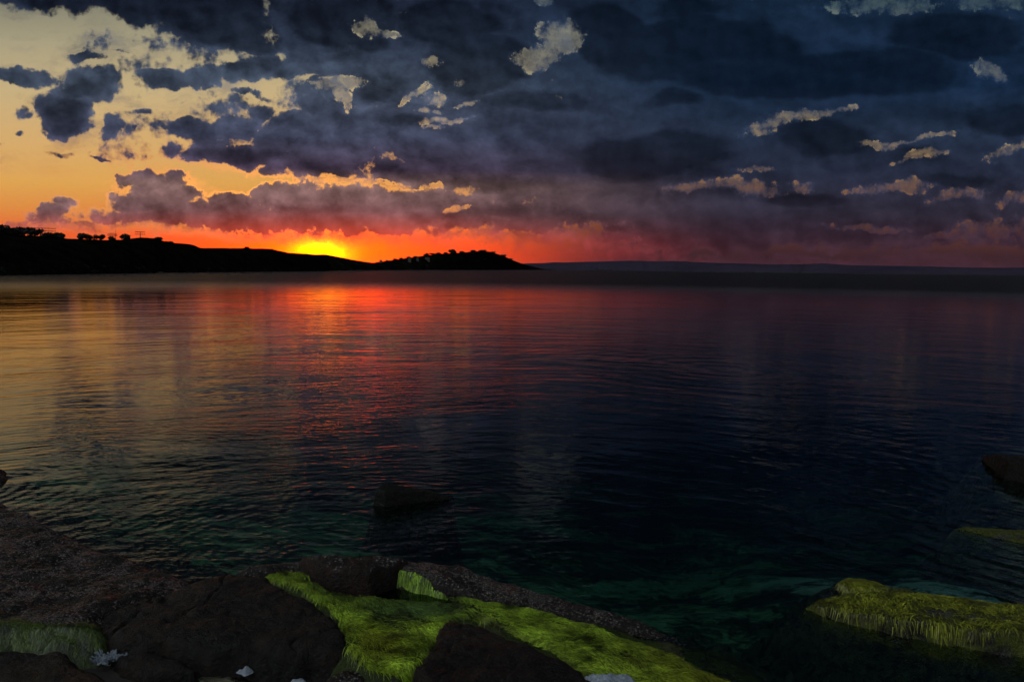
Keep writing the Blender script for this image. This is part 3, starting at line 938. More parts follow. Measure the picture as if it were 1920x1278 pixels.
# ------------------------------------------------------------------ weed strands
def strands(name, pts, dirs, Hf, L, width, cols, mat, lift=0.012, segs=3, jitter=0.3, parent=None, down=False):
    """ribbons that lie along a surface; pts (n,2) roots, dirs (n,2) unit headings, L (n,) lengths"""
    n = len(pts)
    p = pts.copy(); d = dirs.copy()
    rows = []
    off = RNG.uniform(0.3, 1.0, n) * lift
    eps = 0.01
    for s in range(segs + 1):
        z = Hf(p[:, 0], p[:, 1])
        f = s / segs
        zz = z + off * (math.sin(math.pi * min(1, f * 0.9 + 0.08)) + 0.15)
        w = width * (1 - 0.8 * f) * 0.5
        side = np.stack([-d[:, 1], d[:, 0]], -1)
        rows.append((np.c_[p - side * w[:, None], zz], np.c_[p + side * w[:, None], zz]))
        a = RNG.normal(0, jitter, n)
        ca, sa = np.cos(a), np.sin(a)
        d = np.stack([d[:, 0] * ca - d[:, 1] * sa, d[:, 0] * sa + d[:, 1] * ca], -1)
        step = L / segs
        if down:   # walk along the slope at constant arc length
            z1 = Hf(p[:, 0] + d[:, 0] * eps, p[:, 1] + d[:, 1] * eps)
            sl = np.clip((z1 - z) / eps, -6, 6)
            step = step / np.sqrt(1 + sl * sl)
        p = p + d * step[:, None]
    V_ = np.stack([q for r_ in rows for q in r_], 1)          # n, 2*(segs+1), 3
    nv = 2 * (segs + 1)
    base = (np.arange(n) * nv)[:, None, None]
    quad = np.array([[2 * s, 2 * s + 1, 2 * s + 3, 2 * s + 2] for s in range(segs)])[None]
    F_ = (base + quad).reshape(-1, 4)
    C = np.repeat(cols, nv, axis=0)
    C = np.c_[C, np.ones(len(C))]
    return mesh_np(name, V_.reshape(-1, 3), F_, mat, parent, True, C)


def sample_px(poly, n):
    poly = np.asarray(poly, float)[:, :2]
    lo, hi = poly.min(0), poly.max(0)
    out = []
    tot = 0
    while tot < n:
        q = RNG.uniform(lo, hi, (n, 2))
        q = q[poly_sd(q[:, 0], q[:, 1], poly) > 0]
        out.append(q); tot += len(q)
    return np.concatenate(out)[:n]


def heading(px, py, ax, ay):
    """ground heading of a screen direction (ax, ay) at ground level"""
    a = at(px, py, 0.15); b = at(px + ax, py + ay, 0.15)
    d = (b - a)[..., :2]
    return d / np.linalg.norm(d, axis=-1, keepdims=True)


def weed_mat_strands():
    poly = np.array(WEED)
    q = sample_px(poly[:, :2], 140000)
    px, py = q[:, 0], q[:, 1]
    # zones of the carpet
    pool = np.exp(-np.maximum(0, ((px - 708) / 132) ** 2 + ((py - 1106 - (px - 708) * 0.06) / 27) ** 2 - 0.45) * 1.6)
    pool2 = np.exp(-(((px - 770) / 90) ** 2 + ((py - 1148) / 16) ** 2))
    olive = np.exp(-(((px - 700) / 55) ** 2 + ((py - 1215) / 38) ** 2) * 1.3)
    yel = np.clip((px - 1080) / 260, 0, 1)
    brown = np.exp(-(((py - (1175 + (px - 900) * 0.50)) / 14) ** 2)) * (px > 900)
    g0 = np.array([0.20, 0.29, 0.022]); g_ol = np.array([0.15, 0.17, 0.008]); g_dk = np.array([0.030, 0.050, 0.012])
    g_ye = np.array([0.14, 0.15, 0.010]); g_br = np.array([0.20, 0.18, 0.09]); g_d2 = np.array([0.085, 0.15, 0.04])
    nz = fbm(px / 28, py / 14, 4, 3)[:, None]
    nl = fbm(px / 90, py / 34, 6, 3)[:, None]
    c = np.tile(g0, (len(px), 1)) * np.clip(1 + 1.2 * nz + 1.3 * nl, 0.12, 2.2)
    for wgt, col in ((yel, g_ye), (olive, g_ol), (brown * 0.8, g_br), (pool2, g_d2), (np.clip(pool * 1.3, 0, 1), g_dk)):
        w = np.clip(wgt, 0, 1)[:, None]
        c = c * (1 - w) + col * w * (1 + 0.8 * nz)
    c = np.clip(c, 0.004, 0.6)
    # fewer strands in the pool and at the fading right end
    prob = 1 - 0.96 * np.clip(pool * 1.1, 0, 1)
    prob *= np.clip(1.15 - np.clip((px - 1150) / 330, 0, 1), 0.15, 1)
    prob *= np.clip(0.80 + 2.0 * fbm(px / 44, py / 17, 8, 4), 0.04, 1)
    keep = RNG.uniform(0, 1, len(px)) < prob
    px, py, c = px[keep], py[keep], c[keep]
    # combing: down the left band, then away to the right
    ang = np.where(px < 760, 32 + 30 * np.clip((640 - px) / 150, -1, 0.6), 17 + 10 * np.sin(px / 60))
    ang = ang + 50 * fbm(px / 60, py / 22, 12, 3)
    ang = np.radians(ang)
    d = heading(px, py, np.cos(ang) * 6, np.sin(ang) * 6)
    z = 0.15
    p = at(px, py, 0.14)[:, :2]
    L = RNG.uniform(0.03, 0.10, len(px)) * (1 - 0.5 * pool[keep])
    w = RNG.uniform(0.0025, 0.006, len(px))
    o = strands('green_weed', p, d, lambda x, y: np.maximum(weedbed.H(x, y), -0.3) + 0.004, L, w, c, M_WEED, lift=0.018, segs=3, jitter=0.36)
    tag(o, 'bright green hair-like weed combed over the rock hollow', 'seaweed', kind='stuff')


weed_mat_strands()


def weed_on_rock(rk, name, n, poly, colf, L, lift, parent=None, seaward=None, label=None, w=(0.004, 0.009), zref=0.27):
    n = int(n * 0.7)
    q = sample_px(poly, n)
    if rk is moss:
        q = q[moss_keep(q)]
    p = at(q[:, 0], q[:, 1], zref)[:, :2]
    ok = rk.H(p[:, 0], p[:, 1]) > 0.035
    q, p = q[ok], p[ok]
    e = 0.02
    gx = (rk.H(p[:, 0] + e, p[:, 1]) - rk.H(p[:, 0] - e, p[:, 1])) / (2 * e)
    gy = (rk.H(p[:, 0], p[:, 1] + e) - rk.H(p[:, 0], p[:, 1] - e)) / (2 * e)
    d = -np.stack([gx, gy], -1)
    d = d / (np.linalg.norm(d, axis=1, keepdims=True) + 0.4)
    d = d + RNG.normal(0, 0.22, d.shape) + np.array([0.1, -0.25])
    d = d / np.linalg.norm(d, axis=1, keepdims=True)
    c = colf(q[:, 0], q[:, 1])
    LL = RNG.uniform(L[0], L[1], len(p))
    ww = RNG.uniform(w[0], w[1], len(p))
    o = strands(name, p, d, lambda x, y: np.maximum(rk.H(x, y), -0.45) + 0.003, LL, ww, c, M_WEED, lift=lift, segs=5, jitter=0.16, parent=parent, down=True)
    if parent is None:
        tag(o, label, 'seaweed', kind='stuff')
    else:
        o['kind'] = 'stuff'
    return o


def moss_keep(q):
    bare = np.exp(-(((q[:, 0] - 1800) / 130) ** 2 + ((q[:, 1] - (1154 + (q[:, 0] - 1800) * 0.09)) / 11) ** 2))
    pat = 0.75 + 1.6 * fbm(q[:, 0] / 26, q[:, 1] / 12, 55, 3)
    return RNG.uniform(0, 1, len(q)) < np.clip(pat, 0.15, 1) * (1 - 0.92 * np.clip(bare * 1.5, 0, 1))


def moss_col(px, py):
    nz = fbm(px / 18, py / 10, 21, 3)[:, None]
    c = np.tile(np.array([0.135, 0.145, 0.012]), (len(px), 1)) * (1 + 1.3 * nz)
    return np.clip(c, 0.004, 0.4)


weed_on_rock(moss, 'weed_fringe', 26000, [(1510, 1132), (1545, 1108), (1680, 1106), (1930, 1130), (2150, 1150), (2150, 1208), (1960, 1198), (1860, 1188), (1760, 1176), (1660, 1162), (1560, 1152)],
             moss_col, (0.03, 0.095), 0.014, parent=moss.root, zref=0.12)
weed_on_rock(knob, 'knob_weed', 5000, [(1570, 1086), (1592, 1072), (1625, 1078), (1680, 1095), (1640, 1102), (1590, 1104)], moss_col, (0.03, 0.09), 0.012, label='yellow-green weed draped over the small knob', zref=0.09)
weed_on_rock(ridge, 'fringe_weed', 9000, [(715, 1060), (780, 1072), (830, 1090), (900, 1112), (905, 1128), (880, 1126), (820, 1104), (770, 1086), (730, 1074)],
             lambda a, b: np.clip(np.tile(np.array([0.15, 0.25, 0.015]), (len(a), 1)) * (1 + 1.2 * fbm(a / 14, b / 9, 2, 3))[:, None], 0.004, 0.5), (0.05, 0.16), 0.014, label='green weed hanging over the inner edge of the barnacled ridge', zref=0.22)
weed_on_rock(ledge, 'shore_weed', 24000, [(-60, 1190), (0, 1182), (60, 1180), (120, 1178), (185, 1176), (180, 1206), (150, 1216), (110, 1204), (40, 1204), (-60, 1212)],
             lambda a, b: np.clip(np.tile(np.array([0.040, 0.062, 0.008]), (len(a), 1)) * (1 + 1.4 * fbm(a / 20, b / 9, 31, 3))[:, None], 0.004, 0.5), (0.05, 0.14), 0.02, label='green weed in the gap between the ledge and the corner boulder', zref=0.2)


# ------------------------------------------------------------------ small white crusts on the rocks
def crust(label, pts, seed, amp=0.010, freq=22, rag=0.06):
    rock('white_crust', label, pts, M_WHITE, edge_w=0.03, edge_h=0.02, side=1.3, base=0.05, amp=amp, freq=freq, res=0.006, seed=seed, rag=rag, cat='crust')


def frond_cluster(name, label, px, py, z, n, size, seed):
    rnd = random.Random(seed)
    c = at(px, py, z)
    mb = MB()
    for i in range(n):
        a = rnd.uniform(0, 6.28); t = rnd.uniform(0.2, 1.1)
        p = Vector((c[0] + rnd.gauss(0, size * 0.5), c[1] + rnd.gauss(0, size * 0.35), c[2]))
        for s in range(4):
            b = a + rnd.uniform(-0.9, 0.9)
            q = p + Vector((math.cos(b) * math.sin(t), math.sin(b) * math.sin(t), math.cos(t))) * size * rnd.uniform(0.3, 0.6)
            mb.bar(p, q, 0.007, 0.004, 5)
    o = mb.build(name, M_WHITE)
    tag(o, label, 'seaweed')


frond_cluster('bleached_seaweed', 'pale blue branching seaweed clump beside the small low rock', 205, 1236, 0.10, 60, 0.075, 5)
crust('lumpy white crust at the bottom edge, left of the black boulder', [(692, 1258, 0.12), (706, 1252, 0.13), (722, 1255, 0.13), (738, 1264, 0.12), (734, 1276, 0.12), (708, 1276, 0.12)], 201)
crust('flat white crust along the right edge of the black boulder', [(1118, 1257, 0.24), (1150, 1257, 0.22), (1185, 1268, 0.20), (1215, 1282, 0.18), (1190, 1300, 0.18), (1140, 1290, 0.22), (1128, 1270, 0.24)], 202, 0.015, 22)
crust('tiny white crust spot on the bottom edge below the brown slab', [(548, 1272, 0.11), (562, 1269, 0.11), (572, 1274, 0.11), (560, 1280, 0.11)], 203)
crust('small white crust spots on the rock gap under the brown slab', [(450, 1243, 0.11), (460, 1239, 0.11), (468, 1243, 0.11), (460, 1248, 0.11)], 204)

# brown drift weed lying in the gully at the bottom
GUL = [(370, 1236), (480, 1226), (560, 1244), (650, 1240), (700, 1268), (690, 1300), (380, 1300)]


def gully():
    q = sample_px(GUL, 12000)
    px, py = q[:, 0], q[:, 1]
    p = at(px, py, 0.06)[:, :2]
    ang = np.radians(8 + 70 * fbm(px / 70, py / 24, 77, 3))
    d = heading(px, py, np.cos(ang) * 6, np.sin(ang) * 6)
    nz = fbm(px / 22, py / 10, 78, 3)[:, None]
    c = np.clip(np.array([0.085, 0.08, 0.055]) * (1 + 1.6 * nz), 0.004, 0.4)
    o = strands('drift_weed', p, d, lambda x, y: bed_z(x, y) + 0.006, RNG.uniform(0.06, 0.16, len(px)), RNG.uniform(0.003, 0.006, len(px)), c, M_WEED, lift=0.02, segs=3, jitter=0.3)
    tag(o, 'brownish drift weed lying in the gully below the slab', 'seaweed', kind='stuff')


gully()
gul_rock = rock('boulder', 'small brown rock at the bottom edge between slab and white crust', [
    (604, 1264, 0.13), (646, 1248, 0.15), (684, 1254, 0.14), (694, 1275, 0.13), (690, 1330, 0.12), (600, 1330, 0.12)],
    M_RED, edge_w=0.07, edge_h=0.05, side=3.0, base=-0.1, amp=0.03, freq=5, seed=91)


# ------------------------------------------------------------------ far land
def interp(px, pts, k):
    a = np.array(pts, float)
    return np.interp(px, a[:, 0], a[:, k])


def land(name, label, cat, pts, mat, depth, step, rough, nrow=26, seed=0, kind='structure', dist=None, back=1.0):
    """pts: (px, crest row, shore row)"""
    a = np.array(pts, float)
    px = np.arange(a[0, 0], a[-1, 0] + step, step)
    top = interp(px, pts, 1)
    if dist is None:
        sh = at(px, interp(px, pts, 2), 0.0)
        ds = np.hypot(sh[:, 0], sh[:, 1])
    else:
        ds = interp(px, pts, 2)
    cr = at_dist(px, top, ds + depth)
    ts = np.concatenate([np.linspace(0, 1, nrow), np.linspace(1.12, 2.2, 10)])
    V_ = []
    d = ray(px, np.full(px.shape, 500.0)); d = d[:, :2] / np.hypot(d[:, 0], d[:, 1])[:, None]
    for t in ts:
        r_ = ds + depth * min(t, 1.0) + (t - 1) * depth * back * (t > 1)
        x, y = d[:, 0] * r_, d[:, 1] * r_
        if t <= 1:
            prof = 0.55 * (1 - (1 - t) ** 2.6) + 0.45 * t ** 0.8
        else:
            prof = max(-0.05, 1 - ((t - 1) / 1.15) ** 1.5)
        n = fbm(x / (rough * 9), y / (rough * 9), seed, 5, 0.55) * rough * min(1, 4 * t) * (1.0 if t < 0.9 else 0.25 if t <= 1.0 else 0.8)
        V_.append(np.c_[x, y, np.maximum(cr[:, 2], 0.0) * prof + n * np.clip(cr[:, 2] / (4 * rough), 0, 1) - 0.3 * (t == 0)])
    nx = len(px); ny = len(ts)
    idx = np.arange(nx * ny).reshape(ny, nx)
    F_ = np.stack([idx[:-1, :-1], idx[:-1, 1:], idx[1:, 1:], idx[1:, :-1]], -1).reshape(-1, 4)
    o = mesh_np(name, np.concatenate(V_), F_, mat)
    tag(o, label, cat, kind=kind)
    return lambda p: (float(np.interp(p, px, ds)), depth)


HEAD = [(-900, 430, 548), (-500, 436, 528), (-200, 439, 519), (0, 440, 516), (75, 442, 515), (130, 447, 514), (200, 449.5, 513), (232, 449.5, 512.5), (250, 447, 512), (268, 445.5, 511.8),
        (292, 446.5, 511.5), (312, 453, 511), (328, 456, 510.8), (356, 457.5, 510.4), (366, 460, 510.3), (376, 464.5, 510.2), (455, 465.5, 509.6), (463, 464, 509.5), (470, 465.5, 509.5), (512, 466.5, 509.2),
        (525, 470, 509), (545, 474, 508.8), (575, 475.5, 508.5), (600, 478, 508.2), (612, 484, 508), (620, 498, 507.7), (628, 507.2, 507.6)]
hd = land('headland', 'black headland with trees and antennas', 'headland', HEAD, M_HEAD, 60, 1.0, 1.0, seed=5)
TIP = [(520, 480, 507.2), (560, 477, 507.2), (600, 477, 507), (612, 477, 507), (640, 482.5, 506.8), (660, 486.5, 506.7), (690, 491.5, 506.6), (705, 493, 506.5), (730, 494, 506.4), (780, 498, 506.2), (800, 505.5, 506)]
tp = land('promontory', 'dark promontory sloping down behind the headland', 'promontory', TIP, M_ISLE, 120, 1.0, 1.6, seed=8)
ISLE = [(660, 505, 506.3), (690, 496, 506.2), (706, 491.5, 506.1), (725, 489, 506), (745, 486, 506), (760, 484, 506), (800, 478.5, 506), (830, 475.5, 506), (860, 474, 506), (885, 471.5, 506), (905, 470.5, 506),
        (920, 472, 506), (932, 476, 506), (945, 480, 506), (955, 485, 506), (970, 491, 506), (985, 496, 506), (1000, 500, 506), (1015, 503.5, 506.1), (1030, 505.3, 506.2), (1040, 506.3, 506.3)]
isl = land('island', 'dark wooded hump of an island', 'island', ISLE, M_ISLE, 160, 0.5, 2.2, seed=12)
FAR = [(860, 503, 14000), (900, 498, 14000), (950, 495.5, 14000), (990, 493.5, 14000), (1020, 493, 14000), (1040, 491.5, 14000), (1060, 492, 14000), (1090, 491, 14000), (1130, 490, 14000), (1180, 488.5, 14000), (1205, 489, 14000),
       (1240, 490, 14000), (1265, 489, 14000), (1300, 491, 14000), (1350, 493, 14000), (1400, 494, 14000), (1440, 495.5, 14000), (1500, 495.5, 14000), (1545, 493.5, 14000), (1590, 497, 14000), (1640, 498, 14000),
       (1700, 498.5, 14000), (1760, 500, 14000), (1840, 502, 14000), (1920, 501.5, 14000), (2100, 504, 14000), (2500, 507, 14000)]
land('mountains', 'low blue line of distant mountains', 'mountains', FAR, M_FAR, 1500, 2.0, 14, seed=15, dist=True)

# skerries off the headland
for (px, py, w, h, lab) in ((640, 507.6, 1.6, 0.25, 'flat dark skerry nearest the headland tip'), (678, 507.6, 3.2, 0.6, 'largest dark skerry between the headland and the island'),
                            (697, 507.4, 2.2, 0.5, 'small dark skerry on the island side of the largest one'), (303, 512.0, 0.9, 0.35, 'tiny dark skerry under the headland cliff'), (1050, 507.2, 8, 1.0, 'flat dark skerry off the right tip of the island')):
    c = at(px, py, 0.0)
    ico = bmesh.new(); bmesh.ops.create_icosphere(ico, subdivisions=3, radius=1.0)
    for v in ico.verts:
        k = 1 + 0.5 * float(fbm(v.co.x * 1.6 + px, v.co.y * 1.6 + v.co.z, 4, 3))
        v.co = Vector((v.co.x * w * 1.6 * k, v.co.y * w * k, v.co.z * h * 1.3 * k))
    me = bpy.data.meshes.new('skerry'); ico.to_mesh(me); ico.free()
    me.materials.append(M_ROCK)
    o = bpy.data.objects.new('skerry', me); COL.objects.link(o); o.location = tuple(c)
    tag(o, lab, 'rock', 'skerries off the headland')


# ------------------------------------------------------------------ trees and bushes on the skyline
def crown_mesh(mb, c, rx, rz, n, rnd):
    lobes = [(Vector((rnd.uniform(-0.55, 0.55) * rx, rnd.uniform(-0.4, 0.4) * rx, rnd.uniform(-0.35, 0.45) * rz)), rnd.uniform(0.42, 0.7)) for _ in range(6)]
    for i in range(n):
        lo, k = rnd.choice(lobes)
        while True:
            v = Vector((rnd.uniform(-1, 1), rnd.uniform(-1, 1), rnd.uniform(-1, 1)))
            if 0.2 < v.length < 1: break
        p = Vector(c) + lo + Vector((v.x * rx * k, v.y * rx * k, v.z * rz * k))
        a = Vector((rnd.uniform(-1, 1), rnd.uniform(-1, 1), rnd.uniform(-1, 1))).normalized()
        b = a.orthogonal().normalized()
        s = rx * rnd.uniform(0.09, 0.19)
        mb.add([p - a * s, p + b * s * 0.6, p + a * s, p - b * s * 0.6], [(0, 1, 2, 3)])


def tree(px, base_row, width, height, info, label, group, seed, name='bush', dback=0.0):
    rnd = random.Random(seed)
    ds, dp = info(px)
    dist = ds + dp - dback
    b = at_dist(px, base_row, dist)
    s = dist / F_PX
    w, h = width * s, height * s
    root = empty(name, tuple(b))
    tag(root, label, 'tree' if name == 'tree' else 'bush', group)
    mb = MB()
    crown_mesh(mb, (b[0], b[1], b[2] + h * 0.46), w * 0.56, h * 0.56, 620, rnd)
    mb.build('crown', M_LEAF, root)
    tk = MB()
    tk.bar((b[0], b[1], b[2] - 0.8), (b[0], b[1], b[2] + h * 0.6), h * 0.06, h * 0.03, 6)
    for i in range(3):
        an = rnd.uniform(0, 6.28)
        tk.bar((b[0], b[1], b[2] + h * 0.25), (b[0] + math.cos(an) * w * 0.25, b[1] + math.sin(an) * w * 0.25, b[2] + h * 0.7), h * 0.03, h * 0.012, 5)
    tk.build('trunk', M_BARK, root)


TREES = [(-28, 442, 34, 15, 'tree', 'dark tree crown cut by the left edge of the headland'), (6, 441, 30, 15, 'tree', 'tallest dark tree at the left end of the skyline'), (28, 442, 26, 13, 'tree', 'dark tree between the tallest tree and the wide antenna'),
         (46, 442.5, 26, 14, 'tree', 'dark tree just left of the wide antenna'), (64, 443, 22, 13, 'tree', 'dark tree directly under the wide antenna'), (87, 446, 20, 8, 'bush', 'low bush just right of the wide antenna'),
         (101, 447, 14, 8, 'bush', 'low bush right of the wide antenna, second from its foot'), (112, 448, 18, 10, 'bush', 'rounded bush ending the left row of greenery'), (155, 448.5, 17, 10, 'bush', 'bush at the left end of the middle group on the skyline'),
         (167, 449, 12, 8, 'bush', 'smallest bush of the middle skyline group'), (180, 449.5, 10, 8, 'bush', 'upright bush left of the rounded one by the dish'), (191, 450, 12, 9, 'bush', 'rounded bush left of the rust-red dish'),
         (209, 450.5, 12, 6, 'bush', 'low bush at the foot of the rust-red dish'), (235, 450.5, 18, 10, 'bush', 'wide bush between the dish and the small antenna'), (300, 453, 14, 7, 'bush', 'bush on the right shoulder of the antenna mound'), (317, 457, 12, 4, 'bush', 'flat bush on the slope right of the antenna mound'),
         (463, 466, 8, 4, 'bush', 'single low bush on the flat top of the headland')]
for i, (px, row, w, h, nm, lab) in enumerate(TREES):
    tree(px, row, w, h, hd, lab, 'trees and bushes along the headland skyline', 100 + i, nm)
ITREES = [(727, 490, 8, 3, 'lowest bush at the left foot of the island slope'), (741, 487.5, 8, 3.5, 'second bush up the left slope of the island'), (752, 486, 7, 4, 'third bush up the left slope of the island'), (765, 484, 9, 3.5, 'bush above the pale island houses'),
          (778, 482.5, 7, 3, 'small bush midway up the island slope'), (799, 480, 10, 5.5, 'bush in front of the first crown on the island ridge'), (812, 478, 12, 4, 'wide low bush on the island ridge'), (822, 477.5, 10, 5, 'round bush left of the largest island tree'),
          (836, 476.5, 9, 4, 'low bush touching the largest island tree'), (848, 476, 16, 9, 'largest tree on the island ridge'), (868, 474.5, 12, 4, 'low bush right of the largest island tree'), (886, 473, 14, 4, 'low bush left of the island summit'),
          (905, 472, 14, 4, 'low bush on the island summit'), (925, 475, 10, 4, 'bush just past the island summit'), (944, 481.5, 9, 5, 'bush on the steep right slope of the island'), (958, 488, 8, 4, 'lowest bush on the right slope of the island')]
for i, (px, row, w, h, lab) in enumerate(ITREES):
    tree(px, row, w, h, isl, lab, 'trees and bushes on the island', 200 + i, 'tree' if w == 16 else 'bush')


# ------------------------------------------------------------------ antennas
def facing(px):
    d = ray(px, 500.0)
    return math.atan2(d[1], d[0]) - math.pi / 2


def yagi(px, base_row, top_row, half_w, rows, prongs, label):
    ds, dp = hd(px)
    dist = ds + dp
    b = at_dist(px, base_row, dist); t = at_dist(px, top_row, dist)
    s = dist / F_PX
    rz = facing(px)
    ex = Vector((math.cos(rz), math.sin(rz), 0)); ey = Vector((-math.sin(rz), math.cos(rz), 0))
    root = empty('radar_antenna', tuple(b))
    tag(root, label, 'antenna', 'radar antennas on the headland')
    m = MB(); m.bar((b[0], b[1], b[2] - 1.0), tuple(t), 0.85 * s, 0.6 * s, 8); m.build('mast', M_STEEL, root)
    h = t[2] - b[2]
    for i, fz in enumerate(rows):
        c = Vector((b[0], b[1], b[2] + h * fz))
        k = MB(); k.bar(c - ex * half_w * s, c + ex * half_w * s, 0.42 * s, n=6)
        for j in range(prongs):
            f = -1 + 2 * j / (prongs - 1)
            p = c + ex * half_w * s * f
            k.bar(p - ey * 2.0 * s, p + ey * 2.0 * s, 0.22 * s, n=4)
            k.bar(p - Vector((0, 0, 1.0 * s)), p + Vector((0, 0, 1.4 * s)), 0.22 * s, n=4)
        k.build('boom', M_STEEL, root)
    p = MB(); p.box((b[0], b[1], b[2] + 0.4 * s), (4 * s, 4 * s, 1.6 * s)); p.build('plinth', M_STEEL, root)


yagi(79, 443, 427.5, 17.5, (0.98, 0.66), 9, 'wide radar antenna on a mast rising from the trees at left')
yagi(263, 447.5, 435.0, 6.5, (1.0, 0.66), 5, 'small radar antenna on top of the rounded mound')


def dish():
    px = 211; ds, dp = hd(px); dist = ds + dp
    s = dist / F_PX
    b = at_dist(px, 450.5, dist)
    rz = facing(px)
    root = empty('radar_dish', tuple(b))
    tag(root, 'rust-red lattice radar dish above the bushes on the headland', 'antenna')
    ex = Vector((math.cos(rz), math.sin(rz), 0)); ez = Vector((0, 0, 1)); ey = Vector((-math.sin(rz), math.cos(rz), 0))
    m = MB(); m.bar((b[0], b[1], b[2] - 0.5), (b[0], b[1], b[2] + 7 * s), 0.6 * s, 0.5 * s, 6); m.build('mast', M_STEEL, root)
    c = Vector((b[0], b[1], b[2] + 8.6 * s))
    k = MB()

    def pt(u, v):
        return c + ex * u * 7 * s + ez * v * 3.0 * s + ey * (u * u + v * v) * 1.2 * s
    for i in range(9):
        v = -1 + 2 * i / 8
        uu = math.sqrt(max(0.05, 1.0 - v * v * 0.8))
        for j in range(8):
            k.bar(pt(-uu + 2 * uu * j / 8, v), pt(-uu + 2 * uu * (j + 1) / 8, v), 0.16 * s, n=4)
    for i in range(11):
        u = -0.95 + 1.9 * i / 10
        vv = math.sqrt(max(0.05, 1.0 - u * u * 0.9))
        for j in range(4):
            k.bar(pt(u, -vv + 2 * vv * j / 4), pt(u, -vv + 2 * vv * (j + 1) / 4), 0.18 * s, n=4)
    k.build('reflector', M_RUST, root)
    f = MB(); f.bar(tuple(c), tuple(c - ey * 4 * s), 0.25 * s, n=5); f.build('feed_arm', M_STEEL, root)
    # thin whip mast standing behind it
    px2 = 217
    b2 = at_dist(px2, 450.5, dist + 2); t2 = at_dist(px2, 431.5, dist + 2)
    r2 = empty('whip_mast', tuple(b2)); tag(r2, 'thin whip mast just right of the rust-red dish', 'mast')
    w = MB(); w.bar(tuple(b2), tuple(t2), 0.4 * s, 0.2 * s, 5); w.build('pole', M_STEEL, r2)
    w = MB(); cc = b2 + (t2 - b2) * 0.6; w.bar(tuple(Vector(cc) - ex * 1.4 * s), tuple(Vector(cc) + ex * 1.4 * s), 0.2 * s, n=4); w.build('crossbar', M_STEEL, r2)


dish()
ds, dp = isl(881)
b = at_dist(881, 473, ds + dp); t = at_dist(881, 466.5, ds + dp)
r3 = empty('radio_mast', tuple(b)); tag(r3, 'thin radio mast near the summit of the island', 'mast')
w = MB(); w.bar(tuple(b), tuple(t), 0.5, 0.3, 6); w.build('pole', M_STEEL, r3)
w = MB(); w.bar(tuple(Vector(t) - Vector((1.5, 0, 1.5))), tuple(Vector(t) + Vector((1.5, 0, -1.5))), 0.25, n=4); w.build('crossbar', M_STEEL, r3)

# houses on the island slope
for i, (px, row, wd, lab) in enumerate(((714, 494, 5.5, 'lowest pale house at the left foot of the island'), (768, 488, 6, 'pale house halfway up the left of the island'), (783, 489, 5, 'pale house left of the long one on the island'),
                                        (801, 488, 9, 'long pale house highest on the island slope'))):
    ds, dp = isl(px)
    D = ds + 60
    c = at_dist(px, row, D)
    s = D / F_PX
    root = empty('house', tuple(c)); tag(root, lab, 'house', 'houses on the island')
    rz = facing(px)
    m = MB(); m.box((c[0], c[1], c[2] + 0.4), (wd * s, 5 * s, 2.2 * s + 6), rz); m.build('wall', M_WALL, root)
    m = MB(); m.box((c[0], c[1], c[2] + 3.4 + 1.1 * s + 0.45 * s), (wd * s * 1.08, 5.4 * s, 0.9 * s), rz, 0.6); m.build('roof', M_ROOF, root)


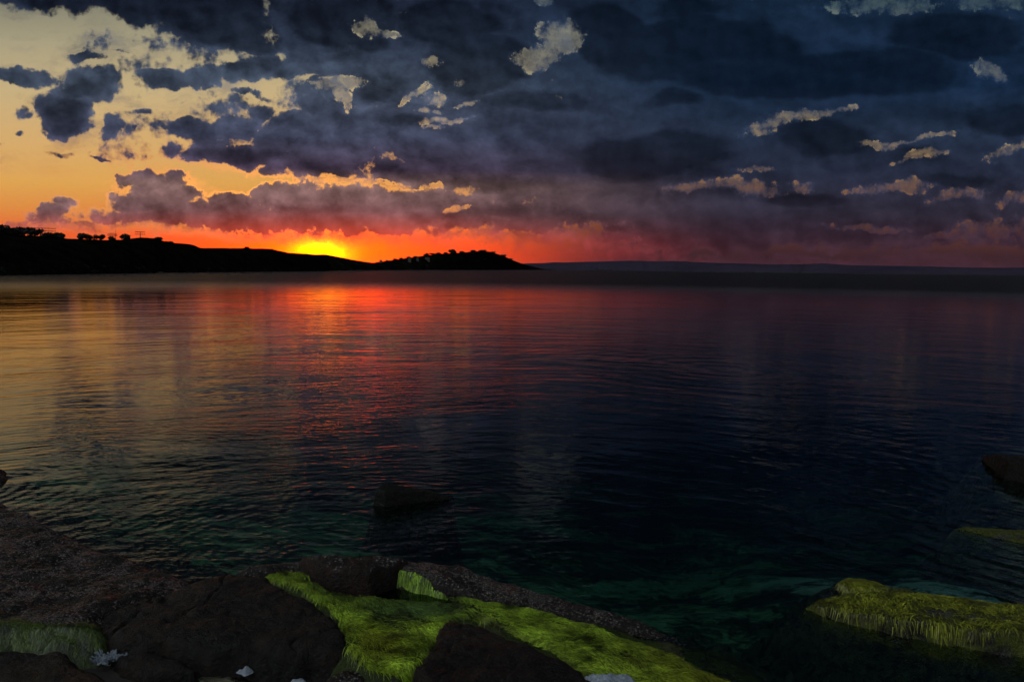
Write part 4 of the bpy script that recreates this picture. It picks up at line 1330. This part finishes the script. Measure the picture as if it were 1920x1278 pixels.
# ------------------------------------------------------------------ ship and boats
def ship():
    D = 6500.0; s = D / F_PX
    px = 1132
    c = at_dist(px, 505, D); c[2] = 0.0
    rz = facing(px)
    ex = Vector((math.cos(rz), math.sin(rz), 0)); ey = Vector((-math.sin(rz), math.cos(rz), 0))
    root = empty('cargo_ship', tuple(c)); tag(root, 'dark cargo ship far out in front of the mountains', 'ship')
    o = Vector(c)
    L, B, H = 31 * s, 4.5 * s, 2.0 * s
    sec = [(-0.5, 0.55), (-0.46, 0.9), (0.3, 1.0), (0.42, 0.7), (0.5, 0.05)]
    vs, fs = [], []
    for (f, b_) in sec:
        k = 1.0 if f < 0.4 else 1.25
        for (sy, z, wq) in ((-1, -2.0, 0.7), (-1, H * k, 1), (1, H * k, 1), (1, -2.0, 0.7)):
            vs.append(tuple(o + ex * L * (f + (0.02 if (z > 0 and f > 0.4) else 0)) + ey * sy * B / 2 * b_ * wq + Vector((0, 0, z))))
    for i in range(len(sec) - 1):
        for j in range(4):
            fs.append((4 * i + j, 4 * i + (j + 1) % 4, 4 * i + 4 + (j + 1) % 4, 4 * i + 4 + j))
    fs += [(3, 2, 1, 0), (16, 17, 18, 19)]
    m = MB(); m.add(vs, fs); m.build('hull', M_HULL, root)
    m = MB(); q = o - ex * L * 0.42; m.box((q.x, q.y, H + 1.6 * s), (3.0 * s, 3.4 * s, 3.2 * s), rz); m.box((q.x, q.y, H + 3.6 * s), (2.2 * s, 4.2 * s, 0.9 * s), rz); m.build('bridge', M_HULL, root)
    m = MB(); m.bar((q.x, q.y, H + 3.5 * s), (q.x, q.y, H + 7 * s), 0.3 * s, 0.2 * s)
    m.build('funnel', M_HULL, root)
    for f in (-0.2, 0.05, 0.25):
        q = o + ex * L * f
        m = MB(); m.bar((q.x, q.y, H), (q.x, q.y, H + 2.6 * s), 0.22 * s); m.bar((q.x, q.y, H + 1 * s), tuple(Vector((q.x, q.y, H + 2.4 * s)) + ex * 3 * s), 0.16 * s); m.build('crane', M_HULL, root)


ship()
for px, row, L, lab in ((1285, 510.0, 9, 'leftmost tiny dark boat on the right horizon'), (1313, 510.3, 4, 'middle tiny dark boat on the right horizon'), (1345, 510.6, 4, 'rightmost tiny dark boat on the horizon')):
    D = 2300.0; s = D / F_PX
    c = at_dist(px, row, D); c[2] = 0
    rz = facing(px); ex = Vector((math.cos(rz), math.sin(rz), 0)); ey = Vector((-math.sin(rz), math.cos(rz), 0))
    root = empty('boat', tuple(c)); tag(root, lab, 'boat', 'small boats on the horizon')
    o = Vector(c); vs, fs = [], []
    for f, b_ in ((-0.5, 0.8), (0.2, 1.0), (0.5, 0.1)):
        for sy, z in ((-1, -0.5), (-1, 1.0 * s), (1, 1.0 * s), (1, -0.5)):
            vs.append(tuple(o + ex * L * s * f + ey * sy * 1.2 * s * b_ + Vector((0, 0, z))))
    for i in range(2):
        for j in range(4):
            fs.append((4 * i + j, 4 * i + (j + 1) % 4, 4 * i + 4 + (j + 1) % 4, 4 * i + 4 + j))
    fs += [(3, 2, 1, 0), (8, 9, 10, 11)]
    m = MB(); m.add(vs, fs); m.build('hull', M_HULL, root)
    q = o - ex * L * s * 0.15
    m = MB(); m.box((q.x, q.y, 1.5 * s), (L * 0.3 * s, 1.4 * s, 1.1 * s), rz); m.build('cabin', M_HULL, root)


# ------------------------------------------------------------------ the evening air over the bay
hm, hq = new_mat('evening_haze')
pv = hq.n('ShaderNodeVolumePrincipled')
pv.inputs['Color'].default_value = (0.58, 0.52, 0.95, 1)
pv.inputs['Density'].default_value = 1.7e-6
ho = hq.n('ShaderNodeOutputMaterial'); hq.t.links.new(pv.outputs[0], ho.inputs[1])
hz = MB(); hz.box((0, 18000.0, 105.0), (90000.0, 54000.0, 336.0))
tag(hz.build('haze', hm), 'thin evening haze over the bay', 'haze', kind='stuff')
